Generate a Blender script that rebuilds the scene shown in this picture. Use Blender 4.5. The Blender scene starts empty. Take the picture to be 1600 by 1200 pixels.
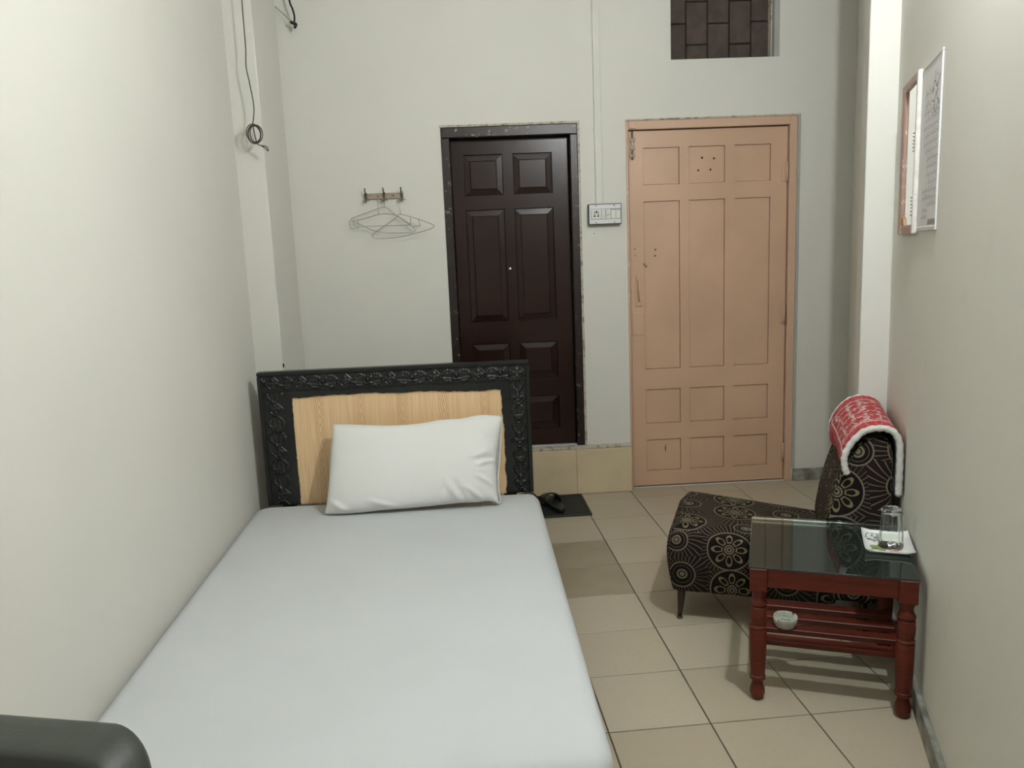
import bpy, bmesh, math, random
from mathutils import Vector, Matrix
random.seed(7)
scene = bpy.context.scene
C = scene.collection
R_ = math.radians

# ------------------------------------------------------------------ camera
FPX = 1238.2
YAW, PITCH, ROLL = 0.0405, 0.1649, -0.0409
CAM = Vector((0.0, 0.0, 1.3668))
_f = Vector((math.sin(YAW)*math.cos(PITCH), math.cos(YAW)*math.cos(PITCH), -math.sin(PITCH)))
_r = Vector((math.cos(YAW), -math.sin(YAW), 0))
_u = _r.cross(_f)
CR = _r*math.cos(ROLL) + _u*math.sin(ROLL)
CU = -_r*math.sin(ROLL) + _u*math.cos(ROLL)
cam_d = bpy.data.cameras.new('camera'); cam = bpy.data.objects.new('camera', cam_d); C.objects.link(cam)
cam.matrix_world = Matrix(((CR.x, CU.x, -_f.x, CAM.x), (CR.y, CU.y, -_f.y, CAM.y), (CR.z, CU.z, -_f.z, CAM.z), (0, 0, 0, 1)))
cam_d.sensor_fit = 'HORIZONTAL'; cam_d.sensor_width = 36.0; cam_d.lens = FPX/1600*36.0
cam_d.clip_start = 0.02
scene.camera = cam

def ray(px, py):
    return CR*((px-800)/FPX) + CU*((600-py)/FPX) + _f
def at_y(px, py, y):
    d = ray(px, py); return CAM + d*((y-CAM.y)/d.y)
def at_z(px, py, z):
    d = ray(px, py); return CAM + d*((z-CAM.z)/d.z)

# ------------------------------------------------------------------ world, light, exposure
w = bpy.data.worlds.new('world'); scene.world = w; w.use_nodes = True
w.node_tree.nodes['Background'].inputs[0].default_value = (0.8, 0.9, 1, 1)
w.node_tree.nodes['Background'].inputs[1].default_value = 0.02
LAMP = Vector((0.918, 1.52, 2.55)); LAMP_WATT = 13.3
scene.view_settings.view_transform = 'Standard'
scene.view_settings.look = 'None'
scene.view_settings.gamma = 1.0
scene.view_settings.use_curve_mapping = False
scene.view_settings.exposure = 2.74

# ------------------------------------------------------------------ node expression helper
class E:
    nt = None
    def __init__(s, v): s.v = v
    @staticmethod
    def m(op, *a, clamp=False):
        n = E.nt.nodes.new('ShaderNodeMath'); n.operation = op; n.use_clamp = clamp
        for i, x in enumerate(a):
            x = x.v if isinstance(x, E) else x
            if isinstance(x, (int, float)): n.inputs[i].default_value = float(x)
            else: E.nt.links.new(x, n.inputs[i])
        return E(n.outputs[0])
    def __add__(s, o): return E.m('ADD', s, o)
    __radd__ = __add__
    def __sub__(s, o): return E.m('SUBTRACT', s, o)
    def __rsub__(s, o): return E.m('SUBTRACT', o, s)
    def __mul__(s, o): return E.m('MULTIPLY', s, o)
    __rmul__ = __mul__
    def __truediv__(s, o): return E.m('DIVIDE', s, o)
    def __gt__(s, o): return E.m('GREATER_THAN', s, o)
    def __lt__(s, o): return E.m('LESS_THAN', s, o)
def smooth(x, a, b):
    return E.m('MULTIPLY', E.m('SUBTRACT', x, a), 1.0/(b-a), clamp=True)
def mx(a, b): return E.m('MAXIMUM', a, b)
def mn(a, b): return E.m('MINIMUM', a, b)
def sn(a): return E.m('SINE', a)
def cs(a): return E.m('COSINE', a)
def ab(a): return E.m('ABSOLUTE', a)
def hyp(a, b): return E.m('SQRT', a*a + b*b)
def line(d, hw): return 1.0 - smooth(ab(d), hw*0.6, hw*1.4)

# ------------------------------------------------------------------ materials
M = {}
def newmat(name):
    m = bpy.data.materials.new(name); m.use_nodes = True
    nt = m.node_tree; E.nt = nt
    return m, nt, nt.nodes['Principled BSDF']
def sock(b, *names):
    for n in names:
        if n in b.inputs: return b.inputs[n]
def noise(nt, scale, detail=4, rough=0.55, coord=None, vec=None, dist=0.0):
    n = nt.nodes.new('ShaderNodeTexNoise'); n.inputs['Scale'].default_value = scale
    n.inputs['Detail'].default_value = detail; n.inputs['Roughness'].default_value = rough
    n.inputs['Distortion'].default_value = dist
    if vec is None:
        tc = nt.nodes.new('ShaderNodeTexCoord'); vec = tc.outputs[coord or 'Object']
    nt.links.new(vec, n.inputs['Vector'])
    return n
def mixc(nt, fac, a, b):
    n = nt.nodes.new('ShaderNodeMix'); n.data_type = 'RGBA'
    f = fac.v if isinstance(fac, E) else fac
    if isinstance(f, (int, float)): n.inputs[0].default_value = f
    else: nt.links.new(f, n.inputs[0])
    for i, c in ((6, a), (7, b)):
        if isinstance(c, tuple): n.inputs[i].default_value = (*c[:3], 1)
        else: nt.links.new(c, n.inputs[i])
    return n.outputs[2]
def bump(nt, b, height, strength=0.2, dist=0.002):
    n = nt.nodes.new('ShaderNodeBump'); n.inputs['Strength'].default_value = strength
    n.inputs['Distance'].default_value = dist
    h = height.v if isinstance(height, E) else height
    nt.links.new(h, n.inputs['Height']); nt.links.new(n.outputs[0], b.inputs['Normal'])
def ramp01(nt, s, a, b):
    return smooth(E(s), a, b)

def plain(name, col, rough=0.5, metal=0.0, var=0.0, vscale=8.0, bmp=0.0, bscale=60.0, col2=None, spec=None, coord='Object'):
    m, nt, b = newmat(name)
    b.inputs['Base Color'].default_value = (*col, 1); b.inputs['Roughness'].default_value = rough
    b.inputs['Metallic'].default_value = metal
    if spec is not None: sock(b, 'Specular IOR Level', 'Specular').default_value = spec
    if var > 0 or col2:
        n = noise(nt, vscale, coord=coord)
        c2 = col2 or tuple(c*(1-var) for c in col)
        nt.links.new(mixc(nt, ramp01(nt, n.outputs[0], 0.38, 0.64), col, c2), b.inputs['Base Color'])
    if bmp > 0:
        n2 = noise(nt, bscale, 3, coord=coord); bump(nt, b, n2.outputs[0], bmp, 0.003)
    M[name] = m; return m

def wall_mat(name, col, dirt, amount=0.5):
    m, nt, b = newmat(name)
    n1 = noise(nt, 1.3, 5, 0.6); n2 = noise(nt, 5.5, 6, 0.65, dist=0.4); n3 = noise(nt, 38, 3)
    c = mixc(nt, ramp01(nt, n1.outputs[0], 0.35, 0.7), col, tuple(x*0.965 for x in col))
    st = ramp01(nt, n2.outputs[0], 0.60, 0.78)*amount
    c = mixc(nt, st, c, dirt)
    nt.links.new(c, b.inputs['Base Color']); b.inputs['Roughness'].default_value = 0.62
    sock(b, 'Specular IOR Level', 'Specular').default_value = 0.3
    bump(nt, b, E(n2.outputs[0])*0.7 + E(n3.outputs[0])*0.3, 0.25, 0.004)
    M[name] = m
wall_mat('paint', (0.69, 0.679, 0.627), (0.61, 0.59, 0.515), 0.22)
wall_mat('paint_right', (0.70, 0.68, 0.61), (0.575, 0.55, 0.465), 0.35)
plain('ceiling_paint', (0.58, 0.58, 0.55), 0.8, var=0.04)

# tile
m, nt, b = newmat('tile')
oi = nt.nodes.new('ShaderNodeObjectInfo')
n1 = noise(nt, 3.0, 5, 0.6); n2 = noise(nt, 90, 3, 0.7)
c = mixc(nt, E(oi.outputs['Random'])*0.8, (0.46, 0.405, 0.305), (0.395, 0.34, 0.25))
c = mixc(nt, ramp01(nt, n1.outputs[0], 0.4, 0.75)*0.4, c, (0.38, 0.325, 0.235))
c = mixc(nt, ramp01(nt, n2.outputs[0], 0.5, 0.75)*0.25, c, (0.30, 0.25, 0.18))
nt.links.new(c, b.inputs['Base Color']); b.inputs['Roughness'].default_value = 0.34
sock(b, 'Specular IOR Level', 'Specular').default_value = 0.4
M['tile'] = m
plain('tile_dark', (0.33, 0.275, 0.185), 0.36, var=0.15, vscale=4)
plain('grout', (0.13, 0.10, 0.065), 0.9, var=0.3, vscale=30)
plain('riser_tile', (0.66, 0.545, 0.36), 0.35, var=0.10, vscale=5)
plain('marble', (0.34, 0.33, 0.29), 0.5, vscale=14, col2=(0.12, 0.12, 0.10))

# doors
plain('pink_paint', (0.62, 0.41, 0.28), 0.42, var=0.10, vscale=2.5, bmp=0.12, bscale=30)
def worn(name, col, chip, rough, scale, lo, hi):
    m, nt, b = newmat(name)
    n = noise(nt, scale, 8, 0.75); n2 = noise(nt, 3, 3)
    c = mixc(nt, ramp01(nt, n.outputs[0], lo, hi), col, chip)
    nt.links.new(c, b.inputs['Base Color']); b.inputs['Roughness'].default_value = rough
    bump(nt, b, n.outputs[0], 0.35, 0.003); M[name] = m
worn('pink_frame', (0.60, 0.40, 0.28), (0.70, 0.61, 0.50), 0.5, 16, 0.60, 0.68)
worn('brown_frame', (0.017, 0.008, 0.007), (0.36, 0.31, 0.24), 0.33, 26, 0.600, 0.66)
worn('plaster_edge', (0.50, 0.46, 0.38), (0.24, 0.19, 0.13), 0.8, 22, 0.5, 0.6)
m, nt, b = newmat('brown_gloss')
n = noise(nt, 4, 6, 0.6); n2 = noise(nt, 60, 3)
nt.links.new(mixc(nt, ramp01(nt, n.outputs[0], 0.4, 0.7), (0.016, 0.0045, 0.0034), (0.022, 0.0075, 0.005)), b.inputs['Base Color'])
b.inputs['Roughness'].default_value = 0.28; sock(b, 'Specular IOR Level', 'Specular').default_value = 0.38
bump(nt, b, E(n.outputs[0])*0.8 + E(n2.outputs[0])*0.2, 0.25, 0.003); M['brown_gloss'] = m
plain('brick_brown', (0.085, 0.062, 0.05), 0.8, vscale=14, col2=(0.058, 0.042, 0.034), bmp=0.5, bscale=40)
plain('mortar', (0.022, 0.016, 0.013), 0.95, bmp=0.4)
plain('grey_jamb', (0.40, 0.40, 0.37), 0.8, var=0.1)
plain('brass_painted', (0.42, 0.28, 0.19), 0.4, 0.1, var=0.35, vscale=50)
plain('dark_hole', (0.012, 0.009, 0.007), 0.9, var=0.2)

# bed
m, nt, b = newmat('sheet')
n1 = noise(nt, 3.2, 4, 0.5, dist=0.6); n2 = noise(nt, 420, 2)
nt.links.new(mixc(nt, ramp01(nt, n1.outputs[0], 0.4, 0.7), (0.60, 0.625, 0.635), (0.582, 0.606, 0.614)), b.inputs['Base Color'])
b.inputs['Roughness'].default_value = 0.85
bump(nt, b, E(n1.outputs[0])*0.85 + E(n2.outputs[0])*0.02, 0.25, 0.012); M['sheet'] = m
m, nt, b = newmat('pillow_cloth')
n1 = noise(nt, 5, 3); n2 = noise(nt, 500, 2)
nt.links.new(mixc(nt, ramp01(nt, n1.outputs[0], 0.4, 0.7), (0.80, 0.805, 0.785), (0.775, 0.78, 0.755)), b.inputs['Base Color'])
b.inputs['Roughness'].default_value = 0.9
bump(nt, b, E(n1.outputs[0])*0.8+E(n2.outputs[0])*0.05, 0.2, 0.01); M['pillow_cloth'] = m
plain('pillow_inner', (0.42, 0.42, 0.40), 0.9, var=0.2, vscale=60)
plain('black_lacquer', (0.011, 0.0125, 0.0115), 0.33, var=0.3, vscale=40, bmp=0.15, bscale=120)
m, nt, b = newmat('wood_panel')
tc = nt.nodes.new('ShaderNodeTexCoord'); sp = nt.nodes.new('ShaderNodeSeparateXYZ'); nt.links.new(tc.outputs['Object'], sp.inputs[0])
X, Z = E(sp.outputs[0]), E(sp.outputs[2])
cb = nt.nodes.new('ShaderNodeCombineXYZ')
nt.links.new((X*1.0).v, cb.inputs[0]); nt.links.new((Z*0.10).v, cb.inputs[2])
nA = noise(nt, 14, 4, 0.6, vec=cb.outputs[0])
cb2 = nt.nodes.new('ShaderNodeCombineXYZ')
nt.links.new((X*1.0).v, cb2.inputs[0]); nt.links.new((Z*0.02).v, cb2.inputs[2])
nB = noise(nt, 190, 2, 0.6, vec=cb2.outputs[0])
# cathedral arches: cells across x, v-shaped rings
cell = E.m('SUBTRACT', E.m('FRACT', X*5.2 + 0.35), 0.5)
vv = ab(cell)*118.0 + Z*150.0 + E(nA.outputs[0])*7.0
arch = smooth(sn(vv), 0.1, 0.9)*(1.0 - smooth(ab(cell), 0.09, 0.17))
grain = E.m('MULTIPLY', ramp01(nt, nB.outputs[0], 0.42, 0.66), 0.75)
c = mixc(nt, grain, (0.86, 0.62, 0.36), (0.70, 0.46, 0.245))
c = mixc(nt, arch*0.75, c, (0.50, 0.29, 0.14))
c = mixc(nt, ramp01(nt, nA.outputs[0], 0.45, 0.62)*0.35, c, (0.76, 0.51, 0.29))
nt.links.new(c, b.inputs['Base Color']); b.inputs['Roughness'].default_value = 0.45; M['wood_panel'] = m

# furniture
m, nt, b = newmat('mahogany')
tc = nt.nodes.new('ShaderNodeTexCoord'); mp = nt.nodes.new('ShaderNodeMapping'); mp.inputs['Scale'].default_value = (6, 40, 40)
nt.links.new(tc.outputs['Object'], mp.inputs[0]); n = noise(nt, 1.6, 5, 0.6, vec=mp.outputs[0])
nt.links.new(mixc(nt, ramp01(nt, n.outputs[0], 0.35, 0.7), (0.125, 0.021, 0.011), (0.080, 0.0125, 0.0068)), b.inputs['Base Color'])
b.inputs['Roughness'].default_value = 0.40; sock(b, 'Specular IOR Level', 'Specular').default_value = 0.32; M['mahogany'] = m
def clear(name, tint, ior=1.5, rough=0.02, haze=0.0):
    m = bpy.data.materials.new(name); m.use_nodes = True; nt = m.node_tree
    for n in list(nt.nodes): nt.nodes.remove(n)
    out = nt.nodes.new('ShaderNodeOutputMaterial'); mi = nt.nodes.new('ShaderNodeMixShader')
    fr = nt.nodes.new('ShaderNodeFresnel'); fr.inputs['IOR'].default_value = ior
    tr = nt.nodes.new('ShaderNodeBsdfTransparent'); tr.inputs[0].default_value = (*tint, 1)
    gl = nt.nodes.new('ShaderNodeBsdfGlossy'); gl.inputs['Roughness'].default_value = rough
    n = noise(nt, 18, 3)
    nt.links.new(mixc(nt, n.outputs[0], (0.9, 0.95, 0.92), (0.8, 0.85, 0.82)), gl.inputs['Color'])
    nt.links.new(fr.outputs[0], mi.inputs[0]); nt.links.new(tr.outputs[0], mi.inputs[1]); nt.links.new(gl.outputs[0], mi.inputs[2])
    last = mi.outputs[0]
    if haze:
        m2 = nt.nodes.new('ShaderNodeMixShader'); df = nt.nodes.new('ShaderNodeBsdfDiffuse'); df.inputs[0].default_value = (0.5, 0.55, 0.5, 1)
        m2.inputs[0].default_value = haze; nt.links.new(last, m2.inputs[1]); nt.links.new(df.outputs[0], m2.inputs[2]); last = m2.outputs[0]
    nt.links.new(last, out.inputs[0]); M[name] = m
clear('table_glass', (0.93, 0.97, 0.95), 1.55, 0.015, 0.012)
m, nt, b = newmat('tumbler_glass')
b.inputs['Base Color'].default_value = (0.96, 1, 0.975, 1); b.inputs['Roughness'].default_value = 0.02
sock(b, 'Transmission Weight', 'Transmission').default_value = 1.0; b.inputs['IOR'].default_value = 1.46
n = noise(nt, 40, 2); bump(nt, b, n.outputs[0], 0.05, 0.001); M['tumbler_glass'] = m
plain('ceramic', (0.60, 0.60, 0.54), 0.25, vscale=45, col2=(0.46, 0.45, 0.37))
plain('ash', (0.12, 0.115, 0.08), 0.95, vscale=120, col2=(0.36, 0.35, 0.26), bmp=0.8, bscale=150)
plain('melamine', (0.78, 0.77, 0.74), 0.3, var=0.03)
plain('print_green', (0.30, 0.36, 0.15), 0.4, var=0.5, vscale=70)
plain('print_pink', (0.50, 0.20, 0.20), 0.4, var=0.5, vscale=80, col2=(0.65, 0.45, 0.42))
plain('print_dark', (0.10, 0.09, 0.09), 0.5, var=0.2)
plain('print_rose', (0.62, 0.45, 0.45), 0.5, var=0.15, vscale=60)
m, nt, b = newmat('foil')
n = noise(nt, 85, 3, 0.6)
nt.links.new(mixc(nt, ramp01(nt, n.outputs[0], 0.50, 0.54), (0.75, 0.82, 0.78), (0.10, 0.20, 0.14)), b.inputs['Base Color'])
b.inputs['Roughness'].default_value = 0.25; M['foil'] = m

# patterned upholstery: dark brown ground, pale outlined flowers, dots and combed swirls (in UV metres)
def upholstery(name):
    m, nt, b = newmat(name)
    uv = nt.nodes.new('ShaderNodeUVMap'); uv.uv_map = 'UVMap'
    nd = noise(nt, 9, 2, 0.5, vec=uv.outputs[0])
    sp = nt.nodes.new('ShaderNodeSeparateXYZ'); nt.links.new(uv.outputs[0], sp.inputs[0])
    U0, V0 = E(sp.outputs[0]), E(sp.outputs[1])
    PX, PY = 0.36, 0.44
    def rep(u, p): return (E.m('FRACT', u/p + 100.0) )*p
    U, V = rep(U0, PX), rep(V0, PY)
    def wrap(d, p): return d - E.m('ROUND', d/p)*p
    # swirls: combs of fine curved lines in several fans around hubs
    sw = None; owner = None
    best = None
    for (cx, cy, k, ph) in ((0.225, 0.125, 44, 0.0), (0.215, 0.275, -44, 1.0), (0.06, 0.415, 40, 2.0), (0.05, 0.17, -30, 0.5), (0.03, 0.30, 26, 1.5)):
        dx, dy = wrap(U - cx, PX), wrap(V - cy, PY)
        r = hyp(dx, dy)
        a = E.m('ARCTAN2', dy, dx)
        f = sn(a*float(abs(k)//1) + r*(62.0 if k > 0 else -62.0) + E(nd.outputs[0])*4.0 + ph)
        ln = smooth(f, 0.80, 0.95)*smooth(r, 0.02, 0.035)
        if best is None: best, sw = r, ln
        else:
            nearer = r < best
            sw = sw*(1.0 - nearer) + ln*nearer
            best = mn(best, r)
    cut = smooth(E(nd.outputs[0]), 0.34, 0.42)
    lines = sw*(0.35 + 0.5*cut)
    gold = None
    ground = None
    def medallion(cx, cy, R, kind):
        nonlocal lines, gold, ground
        dx, dy = wrap(U - cx, PX), wrap(V - cy, PY)
        r = hyp(dx, dy); a = E.m('ARCTAN2', dy, dx)
        inside = 1.0 - smooth(r, R*0.985, R*1.015)
        lines = lines*(1.0 - inside)
        L = line(r - R, 0.0022)
        if kind == 'flower':
            pc = ab(cs(a*4.0))                       # eight petals
            pr = R*0.34 + pc*(R*0.50)
            prin = R*0.36 + pc*(R*0.40)
            band = (1.0 - smooth(r, pr.v if False else 0.0, 1.0)) if False else None
            petal = ((r < pr)*(r > R*0.30))*(pc > 0.42)
            core = ((r < (R*0.30 + pc*R*0.40))*(r > R*0.36))*(pc > 0.72)
            ring = petal*(1.0 - core)
            g = ring*inside
            gold = g if gold is None else mx(gold*(1.0-inside), g)
            L = mx(L, line(r - R*0.20, 0.0022)); L = mx(L, line(r - R*0.09, 0.0025))
        else:
            L = mx(L, line(r - R*0.36, 0.003)); L = mx(L, 1.0 - smooth(r, R*0.16, R*0.22))
            L = mx(L, line(r - R*0.72, 0.0012)*0.5)
        lines = mx(lines, L)
        ground = inside if ground is None else mx(ground, inside)
    medallion(0.225, 0.125, 0.075, 'flower')
    medallion(0.215, 0.275, 0.075, 'flower')
    medallion(0.05, 0.17, 0.046, 'dot')
    medallion(0.03, 0.30, 0.040, 'dot')
    medallion(0.06, 0.415, 0.07, 'flower')
    medallion(0.27, 0.40, 0.042, 'dot')
    c = mixc(nt, ground, (0.0125, 0.0068, 0.0045), (0.0055, 0.0032, 0.0026))
    c = mixc(nt, lines*0.8, c, (0.215, 0.18, 0.125))
    c = mixc(nt, gold*0.8, c, (0.225, 0.185, 0.095))
    nt.links.new(c, b.inputs['Base Color']); b.inputs['Roughness'].default_value = 0.8
    sock(b, 'Specular IOR Level', 'Specular').default_value = 0.2
    nf = noise(nt, 900, 2, vec=uv.outputs[0]); bump(nt, b, nf.outputs[0], 0.2, 0.001)
    M[name] = m
upholstery('upholstery')

# towel: red ground, white woven motifs
m, nt, b = newmat('towel_red')
uv = nt.nodes.new('ShaderNodeUVMap'); uv.uv_map = 'UVMap'
sp = nt.nodes.new('ShaderNodeSeparateXYZ'); nt.links.new(uv.outputs[0], sp.inputs[0])
U, V = E(sp.outputs[0]), E(sp.outputs[1])
nd = noise(nt, 26, 3, 0.5, vec=uv.outputs[0], dist=1.2); n2 = noise(nt, 60, 4, 0.6, vec=uv.outputs[0], dist=2.0)
sq = (ab(E.m('FRACT', U*17.0 + E(nd.outputs[0])*0.9) - 0.5) > 0.40); sq2 = (ab(E.m('FRACT', V*26.0 + E(nd.outputs[0])*1.2) - 0.5) > 0.38)
weave = mx(sq, sq2)*smooth(E(n2.outputs[0]), 0.44, 0.52)
mid = smooth(V, 0.10, 0.11)*(1.0 - smooth(V, 0.30, 0.31))*smooth(U, 0.07, 0.08)*(1.0 - smooth(U, 0.37, 0.38))
scroll = smooth(ab(sn(E(nd.outputs[0])*26.0)), 0.955, 0.985)*smooth(E(n2.outputs[0]), 0.42, 0.5)
bandln = mx(line(U - 0.072, 0.004), line(U - 0.375, 0.004)); bandln = mx(bandln, mx(line(V - 0.10, 0.003), line(V - 0.31, 0.003)))
wht = mx(weave*mid, scroll*(1.0 - mid*0.75)); wht = mx(wht, bandln)
grey = mid*smooth(E(n2.outputs[0]), 0.52, 0.56)
nf = noise(nt, 700, 2, vec=uv.outputs[0])
c = mixc(nt, grey*0.6, (0.40, 0.010, 0.022), (0.20, 0.13, 0.10))
c = mixc(nt, wht*0.9, c, (0.62, 0.55, 0.49))
nt.links.new(c, b.inputs['Base Color']); b.inputs['Roughness'].default_value = 0.95
bump(nt, b, E(nf.outputs[0])*0.6 + wht*0.3, 0.6, 0.002); M['towel_red'] = m
plain('towel_white', (0.66, 0.64, 0.60), 0.95, var=0.15, vscale=60, bmp=0.9, bscale=160)

plain('rubber', (0.010, 0.010, 0.009), 0.6, var=0.3, vscale=30, bmp=0.3, bscale=220)
plain('mat_rim', (0.026, 0.022, 0.013), 0.6, var=0.3, vscale=40)
plain('slipper_black', (0.009, 0.011, 0.012), 0.32, var=0.2, vscale=30)
plain('slipper_sole', (0.016, 0.022, 0.021), 0.4, var=0.2, vscale=30)
plain('white_plastic', (0.70, 0.70, 0.68), 0.35, var=0.04)
plain('plate_plastic', (0.72, 0.72, 0.74), 0.3, var=0.03)
plain('box_dark', (0.05, 0.052, 0.045), 0.6, var=0.2)
plain('wire_dark', (0.06, 0.052, 0.042), 0.6, var=0.3, vscale=60)
plain('wire_black', (0.012, 0.011, 0.010), 0.5, var=0.3)
plain('steel_wire', (0.42, 0.41, 0.36), 0.35, 0.55, var=0.2, vscale=60)
plain('rack_wood', (0.40, 0.32, 0.25), 0.6, var=0.2, vscale=30)
plain('hook_metal', (0.16, 0.13, 0.09), 0.35, 0.6, var=0.4, vscale=60)
plain('frame_white', (0.74, 0.72, 0.69), 0.4, vscale=40, col2=(0.64, 0.60, 0.56))
worn('frame_rose', (0.36, 0.22, 0.17), (0.60, 0.54, 0.47), 0.45, 30, 0.56, 0.62)
m, nt, b = newmat('mirror_glass')
n = noise(nt, 8, 3)
nt.links.new(mixc(nt, n.outputs[0], (0.86, 0.88, 0.85), (0.80, 0.82, 0.79)), b.inputs['Base Color'])
b.inputs['Metallic'].default_value = 1.0; b.inputs['Roughness'].default_value = 0.03; M['mirror_glass'] = m
plain('paper', (0.72, 0.70, 0.69), 0.55, var=0.04, vscale=6)
plain('ink', (0.10, 0.08, 0.09), 0.7, var=0.2, vscale=50)
plain('ink_grey', (0.30, 0.28, 0.28), 0.7, var=0.2, vscale=50)
plain('wood_chip', (0.50, 0.27, 0.13), 0.6, var=0.2, vscale=50)
plain('grey_vinyl', (0.039, 0.045, 0.035), 0.5, var=0.15, vscale=12, bmp=0.15, bscale=150)
plain('dark_wood', (0.035, 0.018, 0.012), 0.4, var=0.3, vscale=20)
plain('steel', (0.45, 0.45, 0.43), 0.3, 0.9, var=0.1)
clear('bulb_glass', (0.985, 0.985, 0.985), 1.05, 0.05)

# ------------------------------------------------------------------ mesh helpers
def link(name, me, mat, parent=None, smooth_=False):
    o = bpy.data.objects.new(name, me); C.objects.link(o)
    if mat is not None and not me.materials: me.materials.append(M[mat] if isinstance(mat, str) else mat)
    if smooth_:
        me.polygons.foreach_set('use_smooth', [True]*len(me.polygons))
    if parent: o.parent = parent
    return o
def mesh(name, verts, faces, mat, parent=None, smooth_=False):
    me = bpy.data.meshes.new(name); me.from_pydata([tuple(v) for v in verts], [], faces); me.update()
    return link(name, me, mat, parent, smooth_)
def bmobj(name, bm, mat, parent=None, smooth_=False):
    bmesh.ops.recalc_face_normals(bm, faces=bm.faces[:])
    me = bpy.data.meshes.new(name); bm.to_mesh(me); bm.free()
    return link(name, me, mat, parent, smooth_)
def add_box(bm, x0, x1, y0, y1, z0, z1, bev=0.0, seg=1):
    vs = [bm.verts.new((x, y, z)) for x in (x0, x1) for y in (y0, y1) for z in (z0, z1)]
    fs = [(0, 1, 3, 2), (4, 6, 7, 5), (0, 4, 5, 1), (2, 3, 7, 6), (0, 2, 6, 4), (1, 5, 7, 3)]
    F = [bm.faces.new([vs[i] for i in f]) for f in fs]
    if bev > 0:
        es = set(e for f in F for e in f.edges)
        bmesh.ops.bevel(bm, geom=list(es), offset=bev, segments=seg, affect='EDGES', profile=0.5)
def box(name, x0, x1, y0, y1, z0, z1, mat, parent=None, bev=0.0, seg=1):
    bm = bmesh.new(); add_box(bm, x0, x1, y0, y1, z0, z1, bev, seg)
    return bmobj(name, bm, mat, parent)
def boxes(name, lst, mat, parent=None, bev=0.0):
    bm = bmesh.new()
    for q in lst: add_box(bm, *q, bev)
    return bmobj(name, bm, mat, parent)
def prism(name, poly, z0, z1, mat, parent=None, axis='z', bev=0.0, smooth_=False):
    # poly: list of 2-D points; axis z: (x,y); axis y: (x,z) extruded in y; axis x: (y,z)
    bm = bmesh.new()
    def P(p, h):
        return (p[0], p[1], h) if axis == 'z' else ((p[0], h, p[1]) if axis == 'y' else (h, p[0], p[1]))
    a = [bm.verts.new(P(p, z0)) for p in poly]; c_ = [bm.verts.new(P(p, z1)) for p in poly]
    bm.faces.new(a); bm.faces.new(c_[::-1]); n = len(poly)
    for i in range(n): bm.faces.new((a[i], c_[i], c_[(i+1) % n], a[(i+1) % n]))
    if bev: bmesh.ops.bevel(bm, geom=bm.edges[:], offset=bev, segments=1, affect='EDGES')
    return bmobj(name, bm, mat, parent, smooth_)
def add_lathe(bm, prof, seg=24, c=(0, 0, 0), phase=0.0, cap=True):
    rings = []
    for r, z in prof:
        rings.append([bm.verts.new((c[0]+r*math.cos(2*math.pi*i/seg+phase), c[1]+r*math.sin(2*math.pi*i/seg+phase), c[2]+z)) for i in range(seg)])
    for a, b_ in zip(rings, rings[1:]):
        for i in range(seg): bm.faces.new((a[i], a[(i+1) % seg], b_[(i+1) % seg], b_[i]))
    if cap:
        bm.faces.new(rings[0][::-1]); bm.faces.new(rings[-1])
def lathe(name, prof, mat, parent=None, seg=24, c=(0, 0, 0), smooth_=True, cap=True, phase=0.0):
    bm = bmesh.new(); add_lathe(bm, prof, seg, c, phase, cap)
    o = bmobj(name, bm, mat, parent, smooth_)
    if smooth_: autosmooth(o)
    return o
def autosmooth(o, ang=40):
    me = o.data
    bm = bmesh.new(); bm.from_mesh(me)
    for e in bm.edges:
        if len(e.link_faces) == 2 and e.calc_face_angle(0) > R_(ang): e.smooth = False
    bm.to_mesh(me); bm.free()
def add_tube(bm, pts, r, seg=8, closed=False):
    pts = [Vector(p) for p in pts]; n = len(pts)
    T = []
    for i in range(n):
        a = pts[(i-1) % n] if (closed or i > 0) else pts[i]
        b_ = pts[(i+1) % n] if (closed or i < n-1) else pts[i]
        T.append((b_-a).normalized() if (b_-a).length > 1e-9 else Vector((0, 0, 1)))
    up = Vector((0, 0, 1)) if abs(T[0].z) < 0.9 else Vector((1, 0, 0))
    N = (up - T[0]*up.dot(T[0])).normalized(); rings = []
    for i in range(n):
        N = (N - T[i]*N.dot(T[i]))
        N = N.normalized() if N.length > 1e-6 else T[i].orthogonal().normalized()
        B = T[i].cross(N)
        rr = r[i] if isinstance(r, (list, tuple)) else r
        rings.append([bm.verts.new(pts[i] + (N*math.cos(2*math.pi*k/seg) + B*math.sin(2*math.pi*k/seg))*rr) for k in range(seg)])
    pr = list(zip(rings, rings[1:])) + ([(rings[-1], rings[0])] if closed else [])
    for a, b_ in pr:
        for k in range(seg): bm.faces.new((a[k], a[(k+1) % seg], b_[(k+1) % seg], b_[k]))
    if not closed: bm.faces.new(rings[0][::-1]); bm.faces.new(rings[-1])
def spline(pts, sub=6, closed=False):
    pts = [Vector(p) for p in pts]; n = len(pts); out = []
    rng = range(n if closed else n-1)
    for i in rng:
        p0 = pts[(i-1) % n] if (closed or i > 0) else pts[i]
        p1, p2 = pts[i], pts[(i+1) % n]
        p3 = pts[(i+2) % n] if (closed or i < n-2) else p2
        for k in range(sub):
            t = k/sub
            out.append(0.5*((2*p1) + (p2-p0)*t + (2*p0-5*p1+4*p2-p3)*t*t + (3*p1-p0-3*p2+p3)*t**3))
    if not closed: out.append(pts[-1])
    return out
def tube(name, pts, r, mat, parent=None, seg=8, closed=False):
    bm = bmesh.new(); add_tube(bm, pts, r, seg, closed)
    return bmobj(name, bm, mat, parent, True)
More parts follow.
